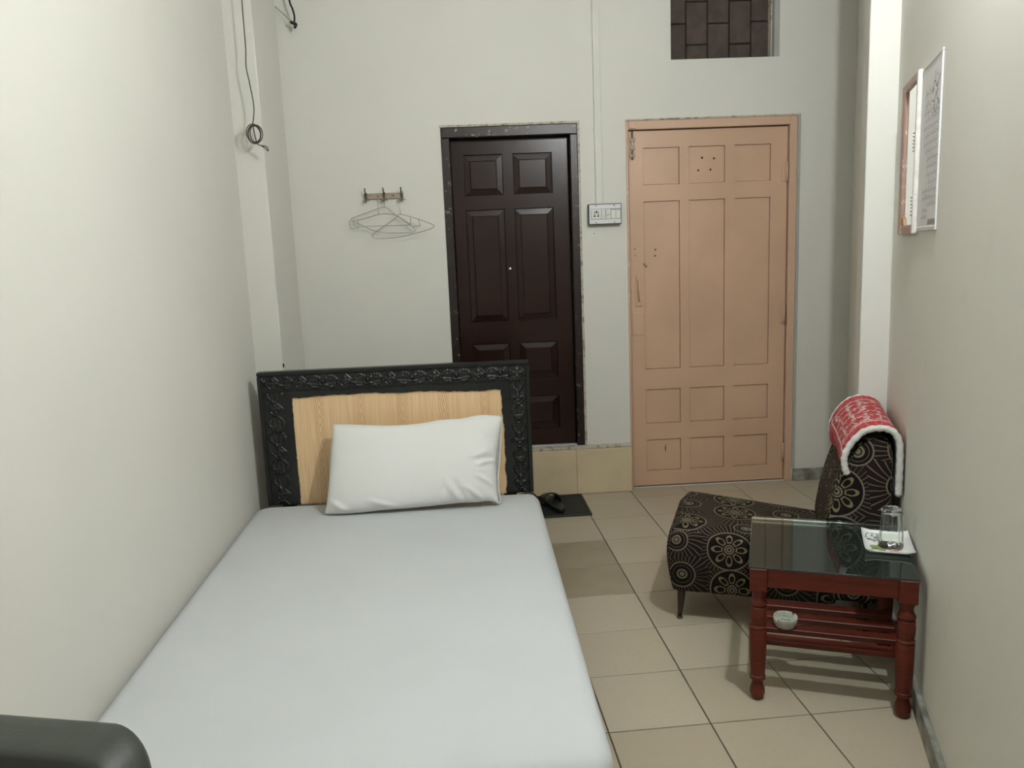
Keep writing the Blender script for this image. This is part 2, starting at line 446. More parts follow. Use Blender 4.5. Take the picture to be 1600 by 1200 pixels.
def grid_faces(nu, nv, off=0):
    return [(off+i*nv+j, off+(i+1)*nv+j, off+(i+1)*nv+j+1, off+i*nv+j+1) for i in range(nu-1) for j in range(nv-1)]
def thing(name, label, cat, loc=(0, 0, 0), rz=0.0, group=None, kind=None):
    o = bpy.data.objects.new(name, None); o.empty_display_size = 0.05; C.objects.link(o)
    o.location = loc; o.rotation_euler = (0, 0, rz); return tag(o, label, cat, group, kind)
def tag(o, label=None, cat=None, group=None, kind=None):
    if label: o['label'] = label
    if cat: o['category'] = cat
    if group: o['group'] = group
    if kind: o['kind'] = kind
    return o
def struct(o, label): o['kind'] = 'structure'; o['label'] = label; return o

# ------------------------------------------------------------------ the room
YB = 4.36                       # back wall face
WA = 0.357                      # the right wall is splayed
A0 = Vector((1.2022, 1.992, 0))
NV = Vector((math.cos(WA), -math.sin(WA), 0)); DV = Vector((math.sin(WA), math.cos(WA), 0))
CEIL = 3.25
YN = -0.9
def xl(y): return -1.088 + 0.023*(3.88 - y)
def xr(y): return A0.x + math.tan(WA)*(y - A0.y)
XBL, XBR = xl(YB), xr(YB)
room = [(xl(YN), YN), (xr(YN), YN), (XBR, YB), (XBL, YB)]

def clip(poly, region):
    out = poly
    for i in range(len(region)):
        a, b_ = Vector(region[i]), Vector(region[(i+1) % len(region)])
        inp, out = out, []
        if not inp: return []
        def side(p): return (b_.x-a.x)*(p[1]-a.y) - (b_.y-a.y)*(p[0]-a.x)
        for j in range(len(inp)):
            p, q = inp[j], inp[(j+1) % len(inp)]
            sp_, sq_ = side(p), side(q)
            if sp_ >= 0: out.append(p)
            if (sp_ >= 0) != (sq_ >= 0):
                t = sp_/(sp_-sq_); out.append((p[0]+(q[0]-p[0])*t, p[1]+(q[1]-p[1])*t))
    return out

bm = bmesh.new()
fl = prism('floor', room, -0.10, -0.004, 'grout'); struct(fl, 'beige tiled floor with dark grout lines')
TS = 0.30; TJ = 0.0022
ta = 0.0421; T0 = Vector((0.543, 3.8712)); EX = Vector((math.cos(ta), math.sin(ta))); EY = Vector((-math.sin(ta), math.cos(ta)))
def tile_mesh(poly):
    n = len(poly); me = bpy.data.meshes.new('floor_tile')
    cx = sum(p[0] for p in poly)/n; cy = sum(p[1] for p in poly)/n
    vs = [(p[0], p[1], -0.0042) for p in poly] + [(p[0], p[1], -0.0008) for p in poly]
    ins = []
    for p in poly:
        d = Vector((p[0]-cx, p[1]-cy)); l = d.length
        ins.append((cx + d.x*(l-0.0012)/l, cy + d.y*(l-0.0012)/l, 0.0))
    vs += ins
    fs = [tuple(range(2*n, 3*n))]
    for k in range(2):
        fs += [(k*n+i, k*n+(i+1) % n, (k+1)*n+(i+1) % n, (k+1)*n+i) for i in range(n)]
    me.from_pydata(vs, [], fs); me.update(); return me
full = tile_mesh([(TJ, TJ), (TS-TJ, TJ), (TS-TJ, TS-TJ), (TJ, TS-TJ)]); full.materials.append(M['tile'])
full_dark = full.copy(); full_dark.materials.clear(); full_dark.materials.append(M['tile_dark'])
for i in range(-7, 8):
    for j in range(-17, 4):
        c0 = T0 + EX*(i*TS) + EY*(j*TS)
        q = [c0 + EX*a + EY*b_ for a, b_ in ((TJ, TJ), (TS-TJ, TJ), (TS-TJ, TS-TJ), (TJ, TS-TJ))]
        pl = clip([tuple(p) for p in q], room)
        if len(pl) < 3: continue
        ar = abs(sum(pl[k][0]*pl[(k+1) % len(pl)][1] - pl[(k+1) % len(pl)][0]*pl[k][1] for k in range(len(pl))))/2
        if ar < 0.0015: continue
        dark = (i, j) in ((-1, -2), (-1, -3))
        if ar > (TS-2*TJ)**2*0.999:
            o = link('floor_tile', full_dark if dark else full, None, fl)
            o.location = (c0.x, c0.y, 0); o.rotation_euler = (0, 0, ta)
        else:
            me = tile_mesh(pl); link('floor_tile', me, 'tile', fl)

ce = prism('ceiling', room, CEIL, CEIL+0.1, 'ceiling_paint'); struct(ce, 'plain white ceiling above the frame')
T = 0.14
o = prism('wall_left', [(xl(YN), YN), (XBL, YB), (XBL-T, YB), (xl(YN)-T, YN)], -0.1, CEIL, 'paint'); struct(o, 'bare off-white left wall beside the bed')
p0, p1 = Vector((xr(YN), YN, 0)), Vector((XBR, YB, 0))
o = prism('wall_right', [tuple(p0.xy), tuple((p0+NV*T).xy), tuple((p1+NV*T).xy), tuple(p1.xy)], -0.1, CEIL, 'paint_right'); struct(o, 'scuffed cream right wall with mirror and notice')
o = box('wall_near', xl(YN)-T, xr(YN)+T, YN-T, YN, -0.1, CEIL, 'paint'); struct(o, 'off-white wall behind the viewer')

# openings of the back wall
BD = (-0.147, 0.578, 0.268, 2.028)     # brown door outer frame x0 x1 z0 z1
PD = (0.838, 1.772, 0.0, 2.030)
VT = (1.085, 1.668, 2.333, 2.86)
def holed(name, x0, x1, z0, z1, holes, y0, y1, mat, parent=None):
    xs = sorted(set([x0, x1] + [h[0] for h in holes] + [h[1] for h in holes]))
    zs = sorted(set([z0, z1] + [h[2] for h in holes] + [h[3] for h in holes]))
    def solid(i, k):
        if i < 0 or k < 0 or i >= len(xs)-1 or k >= len(zs)-1: return False
        cx, cz = (xs[i]+xs[i+1])/2, (zs[k]+zs[k+1])/2
        return not any(h[0] < cx < h[1] and h[2] < cz < h[3] for h in holes)
    bm = bmesh.new(); V = {}
    def v(i, k, y):
        key = (i, k, y)
        if key not in V: V[key] = bm.verts.new((xs[i], y, zs[k]))
        return V[key]
    for i in range(len(xs)-1):
        for k in range(len(zs)-1):
            if not solid(i, k): continue
            bm.faces.new((v(i, k, y0), v(i+1, k, y0), v(i+1, k+1, y0), v(i, k+1, y0)))
            bm.faces.new((v(i, k, y1), v(i, k+1, y1), v(i+1, k+1, y1), v(i+1, k, y1)))
            if not solid(i-1, k): bm.faces.new((v(i, k, y0), v(i, k+1, y0), v(i, k+1, y1), v(i, k, y1)))
            if not solid(i+1, k): bm.faces.new((v(i+1, k, y0), v(i+1, k, y1), v(i+1, k+1, y1), v(i+1, k+1, y0)))
            if not solid(i, k-1): bm.faces.new((v(i, k, y0), v(i, k, y1), v(i+1, k, y1), v(i+1, k, y0)))
            if not solid(i, k+1): bm.faces.new((v(i, k+1, y0), v(i+1, k+1, y0), v(i+1, k+1, y1), v(i, k+1, y1)))
    return bmobj(name, bm, mat, parent)
o = holed('wall_back', XBL-T, XBR+T, -0.1, CEIL, [BD, PD, VT], YB, YB+0.16, 'paint'); struct(o, 'off-white back wall with two doors')
wall_back = o
# pilasters
o = box('trim_1', XBL-0.02, -0.957, 3.878, YB, 0, CEIL, 'paint', bev=0.004); struct(o, 'square off-white pilaster in the back left corner')
def W(x, y, z=0): return A0 + NV*x + DV*y + Vector((0, 0, z))
PY0 = 0.95
o = prism('trim_2', [tuple(W(-0.100, PY0).xy), tuple(W(0.02, PY0).xy), tuple(W(0.02, PY0+0.19).xy), tuple(W(-0.100, PY0+0.19).xy)], 0, CEIL, 'paint', bev=0.003)
struct(o, 'narrow cream pilaster on the right wall behind the patterned chair')
# tiled step below the brown door
o = box('trim_3', -0.957, 0.834, 4.325, YB, 0, 0.262, 'grout'); struct(o, 'raised step faced with beige tiles under the brown door')
st = o
xs = [-0.955, -0.40, 0.022, 0.520, 0.834]
for a, b_ in zip(xs, xs[1:]):
    box('riser_tile', a+0.0005, b_-0.0005, 4.306, 4.327, 0.001, 0.256, 'riser_tile', st, bev=0.002)
box('mortar_ledge', -0.957, 0.834, 4.318, 4.36, 0.256, 0.272, 'plaster_edge', st, bev=0.003)
# baseboards
o = box('baseboard_back', 1.776, XBR-0.005, YB-0.018, YB, 0, 0.068, 'marble', bev=0.003); struct(o, 'grey marble skirting right of the pink door')
q = [W(-0.016, -2.9), W(0.0, -2.9), W(0.0, PY0), W(-0.016, PY0)]
o = prism('baseboard_right', [tuple(p.xy) for p in q], 0, 0.072, 'marble', bev=0.002); struct(o, 'worn grey marble skirting along the right wall')

# ------------------------------------------------------------------ brown door
d1 = thing('door_1', 'dark brown panelled wooden door above the tiled step, behind the bed', 'door', ((BD[0]+BD[1])/2, YB, BD[2])); d1['kind'] = 'structure'
def local(x0, x1, y0, y1, z0, z1, root): 
    l = root.location; return (x0-l.x, x1-l.x, y0-l.y, y1-l.y, z0-l.z, z1-l.z)
FW = 0.045
fr = [(BD[0], BD[0]+FW, 4.352, 4.452, BD[2], BD[3]-0.055), (BD[1]-FW+0.004, BD[1], 4.352, 4.452, BD[2], BD[3]-0.055), (BD[0], BD[1], 4.352, 4.452, BD[3]-0.055, BD[3])]
for q in fr: box('frame_member', *local(*q, d1), 'brown_frame', d1, bev=0.004)
LX0, LX1, LZ0, LZ1 = BD[0]+FW+0.004, BD[1]-FW, BD[2]+0.006, BD[3]-0.060
cols = [(-0.034, 0.177), (0.231, 0.445)]; rows = [(1.675, 1.892), (0.988, 1.600), (0.662, 0.864), (0.368, 0.557)]
hol = [(a, b_, z0, z1) for a, b_ in cols for z0, z1 in rows]
lf = holed('door_leaf', LX0, LX1, LZ0, LZ1, hol, 4.422, 4.450, 'brown_gloss'); lf.parent = d1
lf.location = (-d1.location.x, -d1.location.y, -d1.location.z)
def raised_panel(x0, x1, z0, z1, yf, ym, mg, mat, parent):
    # a fielded panel: flat rim just behind the leaf face, sloping up to a raised field
    o_ = [(x0, z0), (x1, z0), (x1, z1), (x0, z1)]
    i_ = [(x0+mg, z0+mg), (x1-mg, z0+mg), (x1-mg, z1-mg), (x0+mg, z1-mg)]
    k = mg+0.004
    j_ = [(x0+k, z0+k), (x1-k, z0+k), (x1-k, z1-k), (x0+k, z1-k)]
    vs = [(x, yf, z) for x, z in o_] + [(x, ym, z) for x, z in i_] + [(x, ym-0.003, z) for x, z in j_]
    fs = [(i, (i+1) % 4, 4+(i+1) % 4, 4+i) for i in range(4)] + [(4+i, 4+(i+1) % 4, 8+(i+1) % 4, 8+i) for i in range(4)] + [(8, 9, 10, 11)]
    vs += [(x, yf+0.010, z) for x, z in o_]
    fs += [(12+i, 12+(i+1) % 4, (i+1) % 4, i) for i in range(4)] + [(15, 14, 13, 12)]
    return mesh('panel', vs, fs, mat, parent)
for q in hol: raised_panel(q[0]+0.0008, q[1]-0.0008, q[2]+0.0008, q[3]-0.0008, 4.434, 4.428, 0.032, 'brown_gloss', lf)
box('backing_strip', *local(BD[0]+0.01, BD[1]-0.01, 4.4515, 4.46, BD[2], BD[3]-0.01, d1), 'dark_hole', d1)  # dark panel added behind the leaf to stop world light leaking through gaps
# plaster line around the frame
e_ = [(BD[1], BD[1]+0.012, 4.354, 4.36, BD[2], BD[3]+0.004), (BD[0]-0.006, BD[1]+0.012, 4.352, 4.36, BD[3], BD[3]+0.011)]
for q in e_: box('plaster_edge', *local(*q, d1), 'plaster_edge', d1)
lathe('lock_plate', [(0.008, 0), (0.008, 0.004), (0.003, 0.006)], 'steel', d1, 12, (0, 0, 0)).matrix_basis = Matrix.Translation(Vector((0.195-d1.location.x, 4.421-d1.location.y, 1.275-d1.location.z))) @ Matrix.Rotation(R_(90), 4, 'X')

# ------------------------------------------------------------------ pink door
d2 = thing('door_2', 'salmon-pink painted room door with twelve recessed panels', 'door', ((PD[0]+PD[1])/2, YB, 0)); d2['kind'] = 'structure'
fr = [(PD[0], 0.851, 4.355, 4.44, 0, PD[3]), (1.731, PD[1], 4.355, 4.44, 0, PD[3]), (0.851, 1.731, 4.355, 4.44, 1.984, PD[3])]
for q in fr: box('frame_member', *local(*q, d2), 'pink_frame', d2, bev=0.003)
box('backing_strip', *local(0.845, 1.74, 4.425, 4.44, 0.0, 2.0, d2), 'dark_hole', d2)
cols = [(0.933, 1.132), (1.184, 1.382), (1.436, 1.634)]; rows = [(1.695, 1.890), (0.685, 1.608), (0.372, 0.569), (0.094, 0.277)]
hol = [(a, b_, z0, z1) for a, b_ in cols for z0, z1 in rows]
lf2 = holed('door_leaf', 0.856, 1.726, 0.008, 1.978, hol, 4.378, 4.415, 'pink_paint'); lf2.parent = d2
lf2.location = -d2.location
for q in hol: box('panel', q[0]+0.0012, q[1]-0.0012, 4.386, 4.41, q[2]+0.0012, q[3]-0.0012, 'pink_paint', lf2, bev=0.0015)
def screw(x, z, y, r, mat, parent, name='screw_hole'):
    o = lathe(name, [(r, 0), (r*0.9, 0.002), (r*0.4, 0.003)], mat, parent, 10)
    o.matrix_basis = Matrix.Translation((x, y, z)) @ Matrix.Rotation(R_(90), 4, 'X'); return o
for px, py in ((1097, 246.5), (1115.5, 247.5), (1091, 266), (1110, 265)):
    p = at_y(px, py, 4.386); screw(p.x, p.z, 4.386, 0.0055, 'dark_hole', lf2)
for px, py in ((1024, 390), (1023.5, 399.5), (1009.5, 416)):
    p = at_y(px, py, 4.386); screw(p.x, p.z, 4.3865, 0.006, 'hook_metal', lf2)
for px, py in ((992, 389), (992.5, 399)):
    p = at_y(px, py, 4.378); screw(p.x, p.z, 4.3785, 0.006, 'brass_painted', lf2)
# sliding bolt, top left
def bl(name, px0, py0, px1, py1, y0, y1, mat, bev=0.001):
    a, b_ = at_y(px0, py0, 4.378), at_y(px1, py1, 4.378)
    return box(name, min(a.x, b_.x), max(a.x, b_.x), y0, y1, min(a.z, b_.z), max(a.z, b_.z), mat, lf2, bev)
bl('bolt_plate', 984, 214, 991, 249, 4.374, 4.379, 'brass_painted')
a, b_ = at_y(987.6, 202, 4.37), at_y(988.2, 250, 4.37)
tube('bolt_rod', [a, b_], 0.0048, 'steel', lf2)
for py in (217, 230, 242): bl('bolt_guide', 983.5, py, 992, py+4, 4.366, 4.376, 'brass_painted')
bl('bolt_keeper', 982, 194, 992, 202, 4.342, 4.356, 'pink_frame')
# pull handle on a plate, old lock patch, hinges
bl('handle_plate', 993.0, 430, 1003.3, 478, 4.3705, 4.379, 'pink_paint')
hp = [at_y(997.5, 437, 4.371), at_y(998, 439, 4.350), at_y(999, 455, 4.340), at_y(999.6, 468, 4.350), at_y(999.4, 471, 4.371)]
tube('pull_handle', spline(hp, 5), [0.0035]*8 + [0.0045]*6 + [0.0035]*7, 'pink_paint', lf2)
bl('lock_patch', 987.8, 489.5, 1006, 523.5, 4.3735, 4.379, 'pink_paint', 0.0006)
a = at_y(1007, 413, 4.378); box('latch_ring', a.x-0.008, a.x+0.004, 4.370, 4.379, a.z-0.006, a.z+0.008, 'brass_painted', lf2, 0.001)
for px, py in ((1228.5, 268), (1223.5, 491), (1222, 705)):
    p = at_y(px, py, 4.37); 
    h = tube('hinge', [(p.x+0.004, 4.368, p.z-0.052), (p.x+0.004, 4.368, p.z+0.052)], 0.007, 'pink_paint', lf2, 10)
    box('hinge_leaf', p.x-0.022, p.x+0.004, 4.3745, 4.379, p.z-0.05, p.z+0.05, 'pink_paint', lf2, 0.0008)
p = at_y(1219, 490, 4.378); screw(p.x, p.z, 4.378, 0.009, 'dark_hole', lf2, 'chipped_hole')
p = at_y(1040, 700, 4.386); prism('gouge', [(p.x-0.004, p.z), (p.x, p.z-0.03), (p.x+0.002, p.z), (p.x+0.001, p.z+0.028)], 4.3852, 4.3862, 'dark_hole', lf2, axis='y')
e_ = [(PD[0], PD[1]+0.01, 4.353, 4.36, PD[3], PD[3]+0.008), (PD[1], PD[1]+0.016, 4.354, 4.36, 0.07, PD[3]+0.008)]
for q in e_: box('plaster_edge', *local(*q, d2), 'plaster_edge' if q[4] > 1 else 'grey_jamb', d2)

# ------------------------------------------------------------------ bricked-up ventilator
v1 = thing('window_1', 'ventilator opening above the pink door bricked up with dark brown bricks', 'window', ((VT[0]+VT[1])/2, YB, VT[2])); v1['kind'] = 'structure'
box('mortar_bed', *local(VT[0], VT[1], 4.452, 4.49, VT[2], VT[3], v1), 'mortar', v1)
bx = [1.085, 1.187, 1.304, 1.422, 1.540, 1.640]; jz = [2.531, 2.423, 2.529, 2.422, 2.533]
for k in range(5):
    cuts = [VT[2]] + [z for z in (jz[k]-0.218, jz[k], jz[k]+0.218, jz[k]+0.436) if VT[2]+0.03 < z < VT[3]-0.02] + [VT[3]]
    for z0, z1 in zip(cuts, cuts[1:]):
        t = random.uniform(0, 0.004)
        box('brick', *local(bx[k]+0.003, bx[k+1]-0.003, 4.440+t, 4.46, z0+0.003, z1-0.003, v1), 'brick_brown', v1, bev=0.003)
box('jamb_lining', *local(1.640, VT[1], 4.365, 4.452, VT[2], VT[3], v1), 'grey_jamb', v1)
box('chipped_strip', *local(1.634, 1.644, 4.400, 4.448, VT[2], VT[3], v1), 'plaster_edge', v1, bev=0.002)

# ------------------------------------------------------------------ bed
YH = 3.645
HX0, HX1, HZ0, HZ1 = -1.024, 0.231, 0.232, 0.868
bed = thing('bed', 'low bed with black carved headboard and wood-grain panel', 'bed', ((HX0+HX1)/2, 2.65, 0))
BL_ = bed.location
def lb(x0, x1, y0, y1, z0, z1): return (x0-BL_.x, x1-BL_.x, y0-BL_.y, y1-BL_.y, z0, z1)
hb = mesh('headboard', *(lambda b: ([v.co[:] for v in b.verts], [[v.index for v in f.verts] for f in b.faces]))((lambda b: (add_box(b, HX0-BL_.x, HX1-BL_.x, YH+0.010-BL_.y, YH+0.045-BL_.y, HZ0, HZ1, 0.002), b.verts.index_update(), b)[2])(bmesh.new())), 'black_lacquer', bed)
PX0, PX1, PZ0, PZ1 = -0.872, 0.102, HZ0, 0.742
box('wood_panel', *lb(PX0-0.012, PX1+0.012, YH+0.004, YH+0.011, PZ0, PZ1+0.012), 'wood_panel', hb)
# mouldings: outer lip and inner lip (hand painted, wavy inner edge)
LW, IW = 0.020, 0.032
def moulding(name, x0, x1, z0, z1, y0=0.0): box(name, *lb(x0, x1, YH-0.006+y0, YH+0.012, z0, z1), 'black_lacquer', hb, bev=0.004)
moulding('outer_moulding', HX0, HX1, HZ1-LW, HZ1)
moulding('outer_moulding', HX0, HX0+LW, HZ0, HZ1-LW)
moulding('outer_moulding', HX1-LW, HX1, HZ0, HZ1-LW)
def wavy(name, pts_out, pts_in):
    n = len(pts_out); vs = []
    for y in ((YH-0.003, YH+0.010) if pts_out[0][1] == pts_out[-1][1] else (YH-0.0024, YH+0.010)):
        vs += [(x-BL_.x, y-BL_.y, z) for x, z in pts_out] + [(x-BL_.x, y-BL_.y, z) for x, z in pts_in]
    fs = []
    for i in range(n-1):
        fs += [(i, i+1, n+i+1, n+i), (2*n+i, 3*n+i, 3*n+i+1, 2*n+i+1), (n+i, n+i+1, 3*n+i+1, 3*n+i), (i, 2*n+i, 2*n+i+1, i+1)]
    return mesh(name, vs, fs, 'black_lacquer', hb)
rr = random.Random(3)
def wob(n, amp):
    v = 0; o = []
    for i in range(n):
        v = v*0.8 + rr.uniform(-amp, amp); o.append(v)
    return o
N = 90
wv = wob(N, 0.0022)
xs = [PX0-IW + (PX1-PX0+2*IW)*i/(N-1) for i in range(N)]
wavy('inner_moulding', [(x, PZ1+IW) for x in xs], [(min(max(x, PX0-0.004), PX1+0.004) if False else x, PZ1 + wv[i] + 0.006*math.sin(i/17.0)) for i, x in enumerate(xs)])
zs = [HZ0 + (PZ1+IW-0.0005-HZ0)*i/(N-1) for i in range(N)]
wv = wob(N, 0.0014); wavy('inner_moulding', [(PX0-IW, z) for z in zs], [(PX0+wv[i], z) for i, z in enumerate(zs)])
wv = wob(N, 0.0024); wavy('inner_moulding', [(PX1+IW, z) for z in zs], [(PX1+wv[i]-0.010*(i/N)**6, z) for i, z in enumerate(zs)])
# carved strips as true relief
def carve_h(u, v, wdt, mirror):
    p = 0.205; k = math.floor(u/p); uu = u - (k+0.5)*p; h = 0.0
    x, y = uu, v
    def g(d, s): return math.exp(-(d/s)**2)
    # diamond flower in the middle of each repeat
    r = math.hypot(x, y); a = math.atan2(y, x)
    if r < 0.034:
        pet = abs(math.cos(2*a))
        h += 0.0042*max(0, 1-(r/(0.012+0.018*pet))**4)
        h -= 0.003*g(r-0.007, 0.0018)
    dm = abs(x)+abs(y); h += 0.0030*g(dm-0.036, 0.0028)
    # leaf scrolls either side, serrated
    for s in (-1, 1):
        for t in (-1, 1):
            xx = x*s; yy = y*t
            if xx > 0.028:
                q = (xx-0.028)/(p/2-0.028)
                cy = wdt*0.40*math.sin(q*math.pi*0.95)
                ser = 0.0028*math.sin(xx*520+yy*160)
                d = yy - cy*0.85 + ser
                h += 0.0040*g(d, 0.0050)*(1-0.3*q)
                h -= 0.0020*g(d, 0.0014)
                d2 = yy - (0.006+0.010*q)
                h += 0.0022*g(d2 + 0.0015*math.sin(xx*700), 0.0024)
    # round boss at the joins between repeats
    xe = p/2-abs(x); rb = math.hypot(xe, y)
    h += 0.0042*max(0, 1-(rb/0.011)**2) + 0.0028*g(rb-0.017, 0.0022)
    ed = min(1.0, (wdt/2-abs(v))/0.004)
    return h*max(0, ed)
def carving(x0, x1, z0, z1, horiz, off):
    L = (x1-x0) if horiz else (z1-z0); Wd = (z1-z0) if horiz else (x1-x0)
    nu = int(L/0.0026)+1; nv = int(Wd/0.0026)+1; vs = []
    for i in range(nu):
        for j in range(nv):
            u = L*i/(nu-1); v = Wd*j/(nv-1)
            h = carve_h(u+off, v-Wd/2, Wd, False)
            y = YH+0.004-h*1.9
            vs.append(((x0+u if horiz else x0+v)-BL_.x, y-BL_.y, (z0+v if horiz else z0+u)))
    o = mesh('carving', vs, grid_faces(nu, nv), 'black_lacquer', hb, True)
    o.data.flip_normals() if not horiz else None
    return o
SWL = PX0-IW-(HX0+LW); SWR = (HX1-LW)-(PX1+IW)
carving(HX0+LW+SWL+0.004, HX1-LW-SWR-0.004, PZ1+IW, HZ1-LW, True, 0.03)
for xa, xb in ((HX0+LW, HX0+LW+SWL), (HX1-LW-SWR, HX1-LW)):
    carving(xa, xb, PZ1+IW, HZ1-LW, True, 0.205/2-(xb-xa)/2)
    carving(xa, xb, HZ0, PZ1+IW-0.004, False, 0.05)
# low base under the mattress
for x in (-0.93, 0.12): box('post', *lb(x-0.03, x+0.03, 3.655, 3.69, 0, 0.30), 'black_lacquer', bed)
for x0, x1 in ((-1.0, -0.965), (0.185, 0.22)): box('side_rail', *lb(x0, x1, 1.66, YH+0.01, 0.03, 0.09), 'black_lacquer', bed, bev=0.003)
box('foot_rail', *lb(-1.0, 0.22, 1.63, 1.66, 0.03, 0.09), 'black_lacquer', bed, bev=0.003)
box('slat_base', *lb(-0.965, 0.185, 1.66, YH+0.01, 0.05, 0.088), 'dark_wood', bed)
for x in (-0.97, 0.19):
    for y in (1.70, 3.5): box('leg', *lb(x-0.025, x+0.025, y-0.025, y+0.025, 0, 0.05), 'black_lacquer', bed)

# mattress with the sheet pulled tight: rounded slab, soft edges
def slab(name, corners, z0, z1, cr, er, mat, parent=None, puff=0.0, seg=8, es=6):
    # corners CCW; build outline with rounded corners, then rings for rounded upper edge
    def outline(ins):
        n = len(corners); out = []
        for i in range(n):
            p0, p1, p2 = Vector(corners[i-1]), Vector(corners[i]), Vector(corners[(i+1) % n])
            a = (p0-p1).normalized(); c_ = (p2-p1).normalized()
            bis = (a+c_).normalized(); half = math.acos(max(-1, min(1, a.dot(c_))))/2
            r = max(cr-ins, 0.004); ctr = p1 + bis*(cr/math.sin(half))
            s = ctr - p1; t1 = (p1 + a*(cr/math.tan(half))) - ctr; t2 = (p1 + c_*(cr/math.tan(half))) - ctr
            a1 = math.atan2(t1.y, t1.x); a2 = math.atan2(t2.y, t2.x)
            while a2 < a1: a2 += 2*math.pi
            if a2-a1 > math.pi: a2 -= 2*math.pi
            for k in range(seg+1):
                an = a1+(a2-a1)*k/seg; out.append((ctr.x+r*math.cos(an), ctr.y+r*math.sin(an)))
        return out
    # shrinking keeps the corner centres: straight sides move by the inset as cr-ins
    bm = bmesh.new(); rings = []
    prof = [(0.01, z0), (0.0, z0+0.012), (0.0, z1-er)] + [(er*(1-math.cos(t)), z1-er+er*math.sin(t)) for t in [math.pi/2*k/es for k in range(1, es+1)]]
    for ins, z in prof: rings.append([bm.verts.new((x, y, z)) for x, y in outline(ins)])
    m_ = len(rings[0])
    for a, b_ in zip(rings, rings[1:]):
        for i in range(m_): bm.faces.new((a[i], a[(i+1) % m_], b_[(i+1) % m_], b_[i]))
    bm.faces.new(rings[0][::-1]); 
    cx = sum(v.co.x for v in rings[-1])/m_; cy = sum(v.co.y for v in rings[-1])/m_
    prev = rings[-1]
    for k, f in enumerate((0.985, 0.95, 0.88, 0.76, 0.6, 0.4, 0.2)):
        cur = [bm.verts.new((cx+(v.co.x-cx)*f, cy+(v.co.y-cy)*f, z1+puff*(1-f**2)**0.5)) for v in rings[-1]]
        for i in range(m_): bm.faces.new((prev[i], prev[(i+1) % m_], cur[(i+1) % m_], cur[i]))
        prev = cur
    c_ = bm.verts.new((cx, cy, z1+puff))
    for i in range(m_): bm.faces.new((prev[i], prev[(i+1) % m_], c_))
    return bmobj(name, bm, mat, parent, True)
mt = slab('mattress', [(-1.022, 1.585), (0.266, 1.585), (0.252, 3.632), (-1.076, 3.632)], 0.092, 0.240, 0.075, 0.045, 'sheet', puff=0.006)
tag(mt, 'mattress covered with a smooth plain white bed sheet', 'mattress')

# pillow leaning on the headboard: outline on a tilted plane, bulging both ways
PB, PT = Vector((0, 3.425, 0.262)), Vector((0, 3.572, 0.66))
pd = (PT-PB).normalized(); pn = Vector((0, -pd.z, pd.y))       # towards the room
def on_pillow(px, py):
    d = ray(px, py); t = (PB-CAM).dot(pn)/d.dot(pn); return CAM + d*t
top = [(521, 663), (545, 663), (572, 664), (600, 665), (630, 664), (660, 661), (690, 656), (720, 654), (745, 649), (765, 648.5), (784, 650)]
bot = [(508, 803), (535, 803), (565, 801), (600, 797), (640, 794), (670, 791), (690, 789), (720, 786), (745, 785), (762, 783), (779, 786)]
def curve_at(c, s):
    q = spline([(x, y, 0) for x, y in c], 8); f = s*(len(q)-1); i = min(int(f), len(q)-2); return q[i].lerp(q[i+1], f-i)
lef = [(508, 803), (512, 775), (515, 740), (517, 705), (521, 663)]
rig = [(779, 786), (775.5, 762), (774.5, 735), (775, 708), (784, 650)]
NU, NV_ = 72, 40
def pillow_side(sgn, bulge):
    vs = []
    for i in range(NU):
        s = i/(NU-1)
        for j in range(NV_):
            t = j/(NV_-1)
            a, b_ = curve_at(bot, s), curve_at(top, s); l, r = curve_at(lef, t), curve_at(rig, t)
            c00, c10, c01, c11 = [Vector((x, y, 0)) for x, y in (bot[0], bot[-1], top[0], top[-1])]
            p = a*(1-t)+b_*t + l*(1-s)+r*s - (c00*(1-s)*(1-t)+c10*s*(1-t)+c01*(1-s)*t+c11*s*t)
            P = on_pillow(p.x, p.y)
            S, T_ = 2*s-1, 2*t-1
            e = max(0, (1-abs(S)**5))*max(0, (1-abs(T_)**3.2))
            h = bulge*e**0.55
            if sgn > 0:
                # creases near the open end and along the lower edge
                def ridge(x0, y0, x1, y1, wd, amp):
                    dx, dy = x1-x0, y1-y0; L = math.hypot(dx, dy)
                    u = ((s-x0)*dx+(t-y0)*dy)/(L*L); dd = abs((s-x0)*dy-(t-y0)*dx)/L
                    if u < -0.1 or u > 1.1: return 0
                    return amp*math.exp(-(dd/wd)**2)*max(0, math.sin(math.pi*min(1, max(0, (u+0.1)/1.2))))
                h += (ridge(0.84, 0.52, 0.99, 0.66, 0.020, 0.010) + ridge(0.80, 0.66, 0.99, 0.78, 0.022, 0.010)
                      - ridge(0.82, 0.60, 1.0, 0.70, 0.018, 0.008) + ridge(0.64, 0.36, 0.70, 0.05, 0.014, 0.010) - ridge(0.67, 0.36, 0.73, 0.05, 0.013, 0.008)
                      + ridge(0.74, 0.26, 0.86, 0.04, 0.018, 0.011) + ridge(0.24, 0.18, 0.36, 0.03, 0.015, 0.010) + ridge(0.03, 0.20, 0.14, 0.03, 0.018, 0.010)
                      + ridge(0.70, 0.48, 0.92, 0.46, 0.008, 0.004) + ridge(0.82, 0.40, 0.99, 0.24, 0.02, 0.008)
                      + ridge(0.86, 0.90, 0.98, 0.84, 0.02, 0.006))*1.7*min(1, e*4)
            vs.append(P + pn*(sgn*h + 0.0005*sgn))
    return vs
pf, pb = pillow_side(1, 0.075), pillow_side(-1, 0.038)
faces = grid_faces(NU, NV_); faces_b = [tuple(reversed(f)) for f in grid_faces(NU, NV_, NU*NV_)]
rim = []
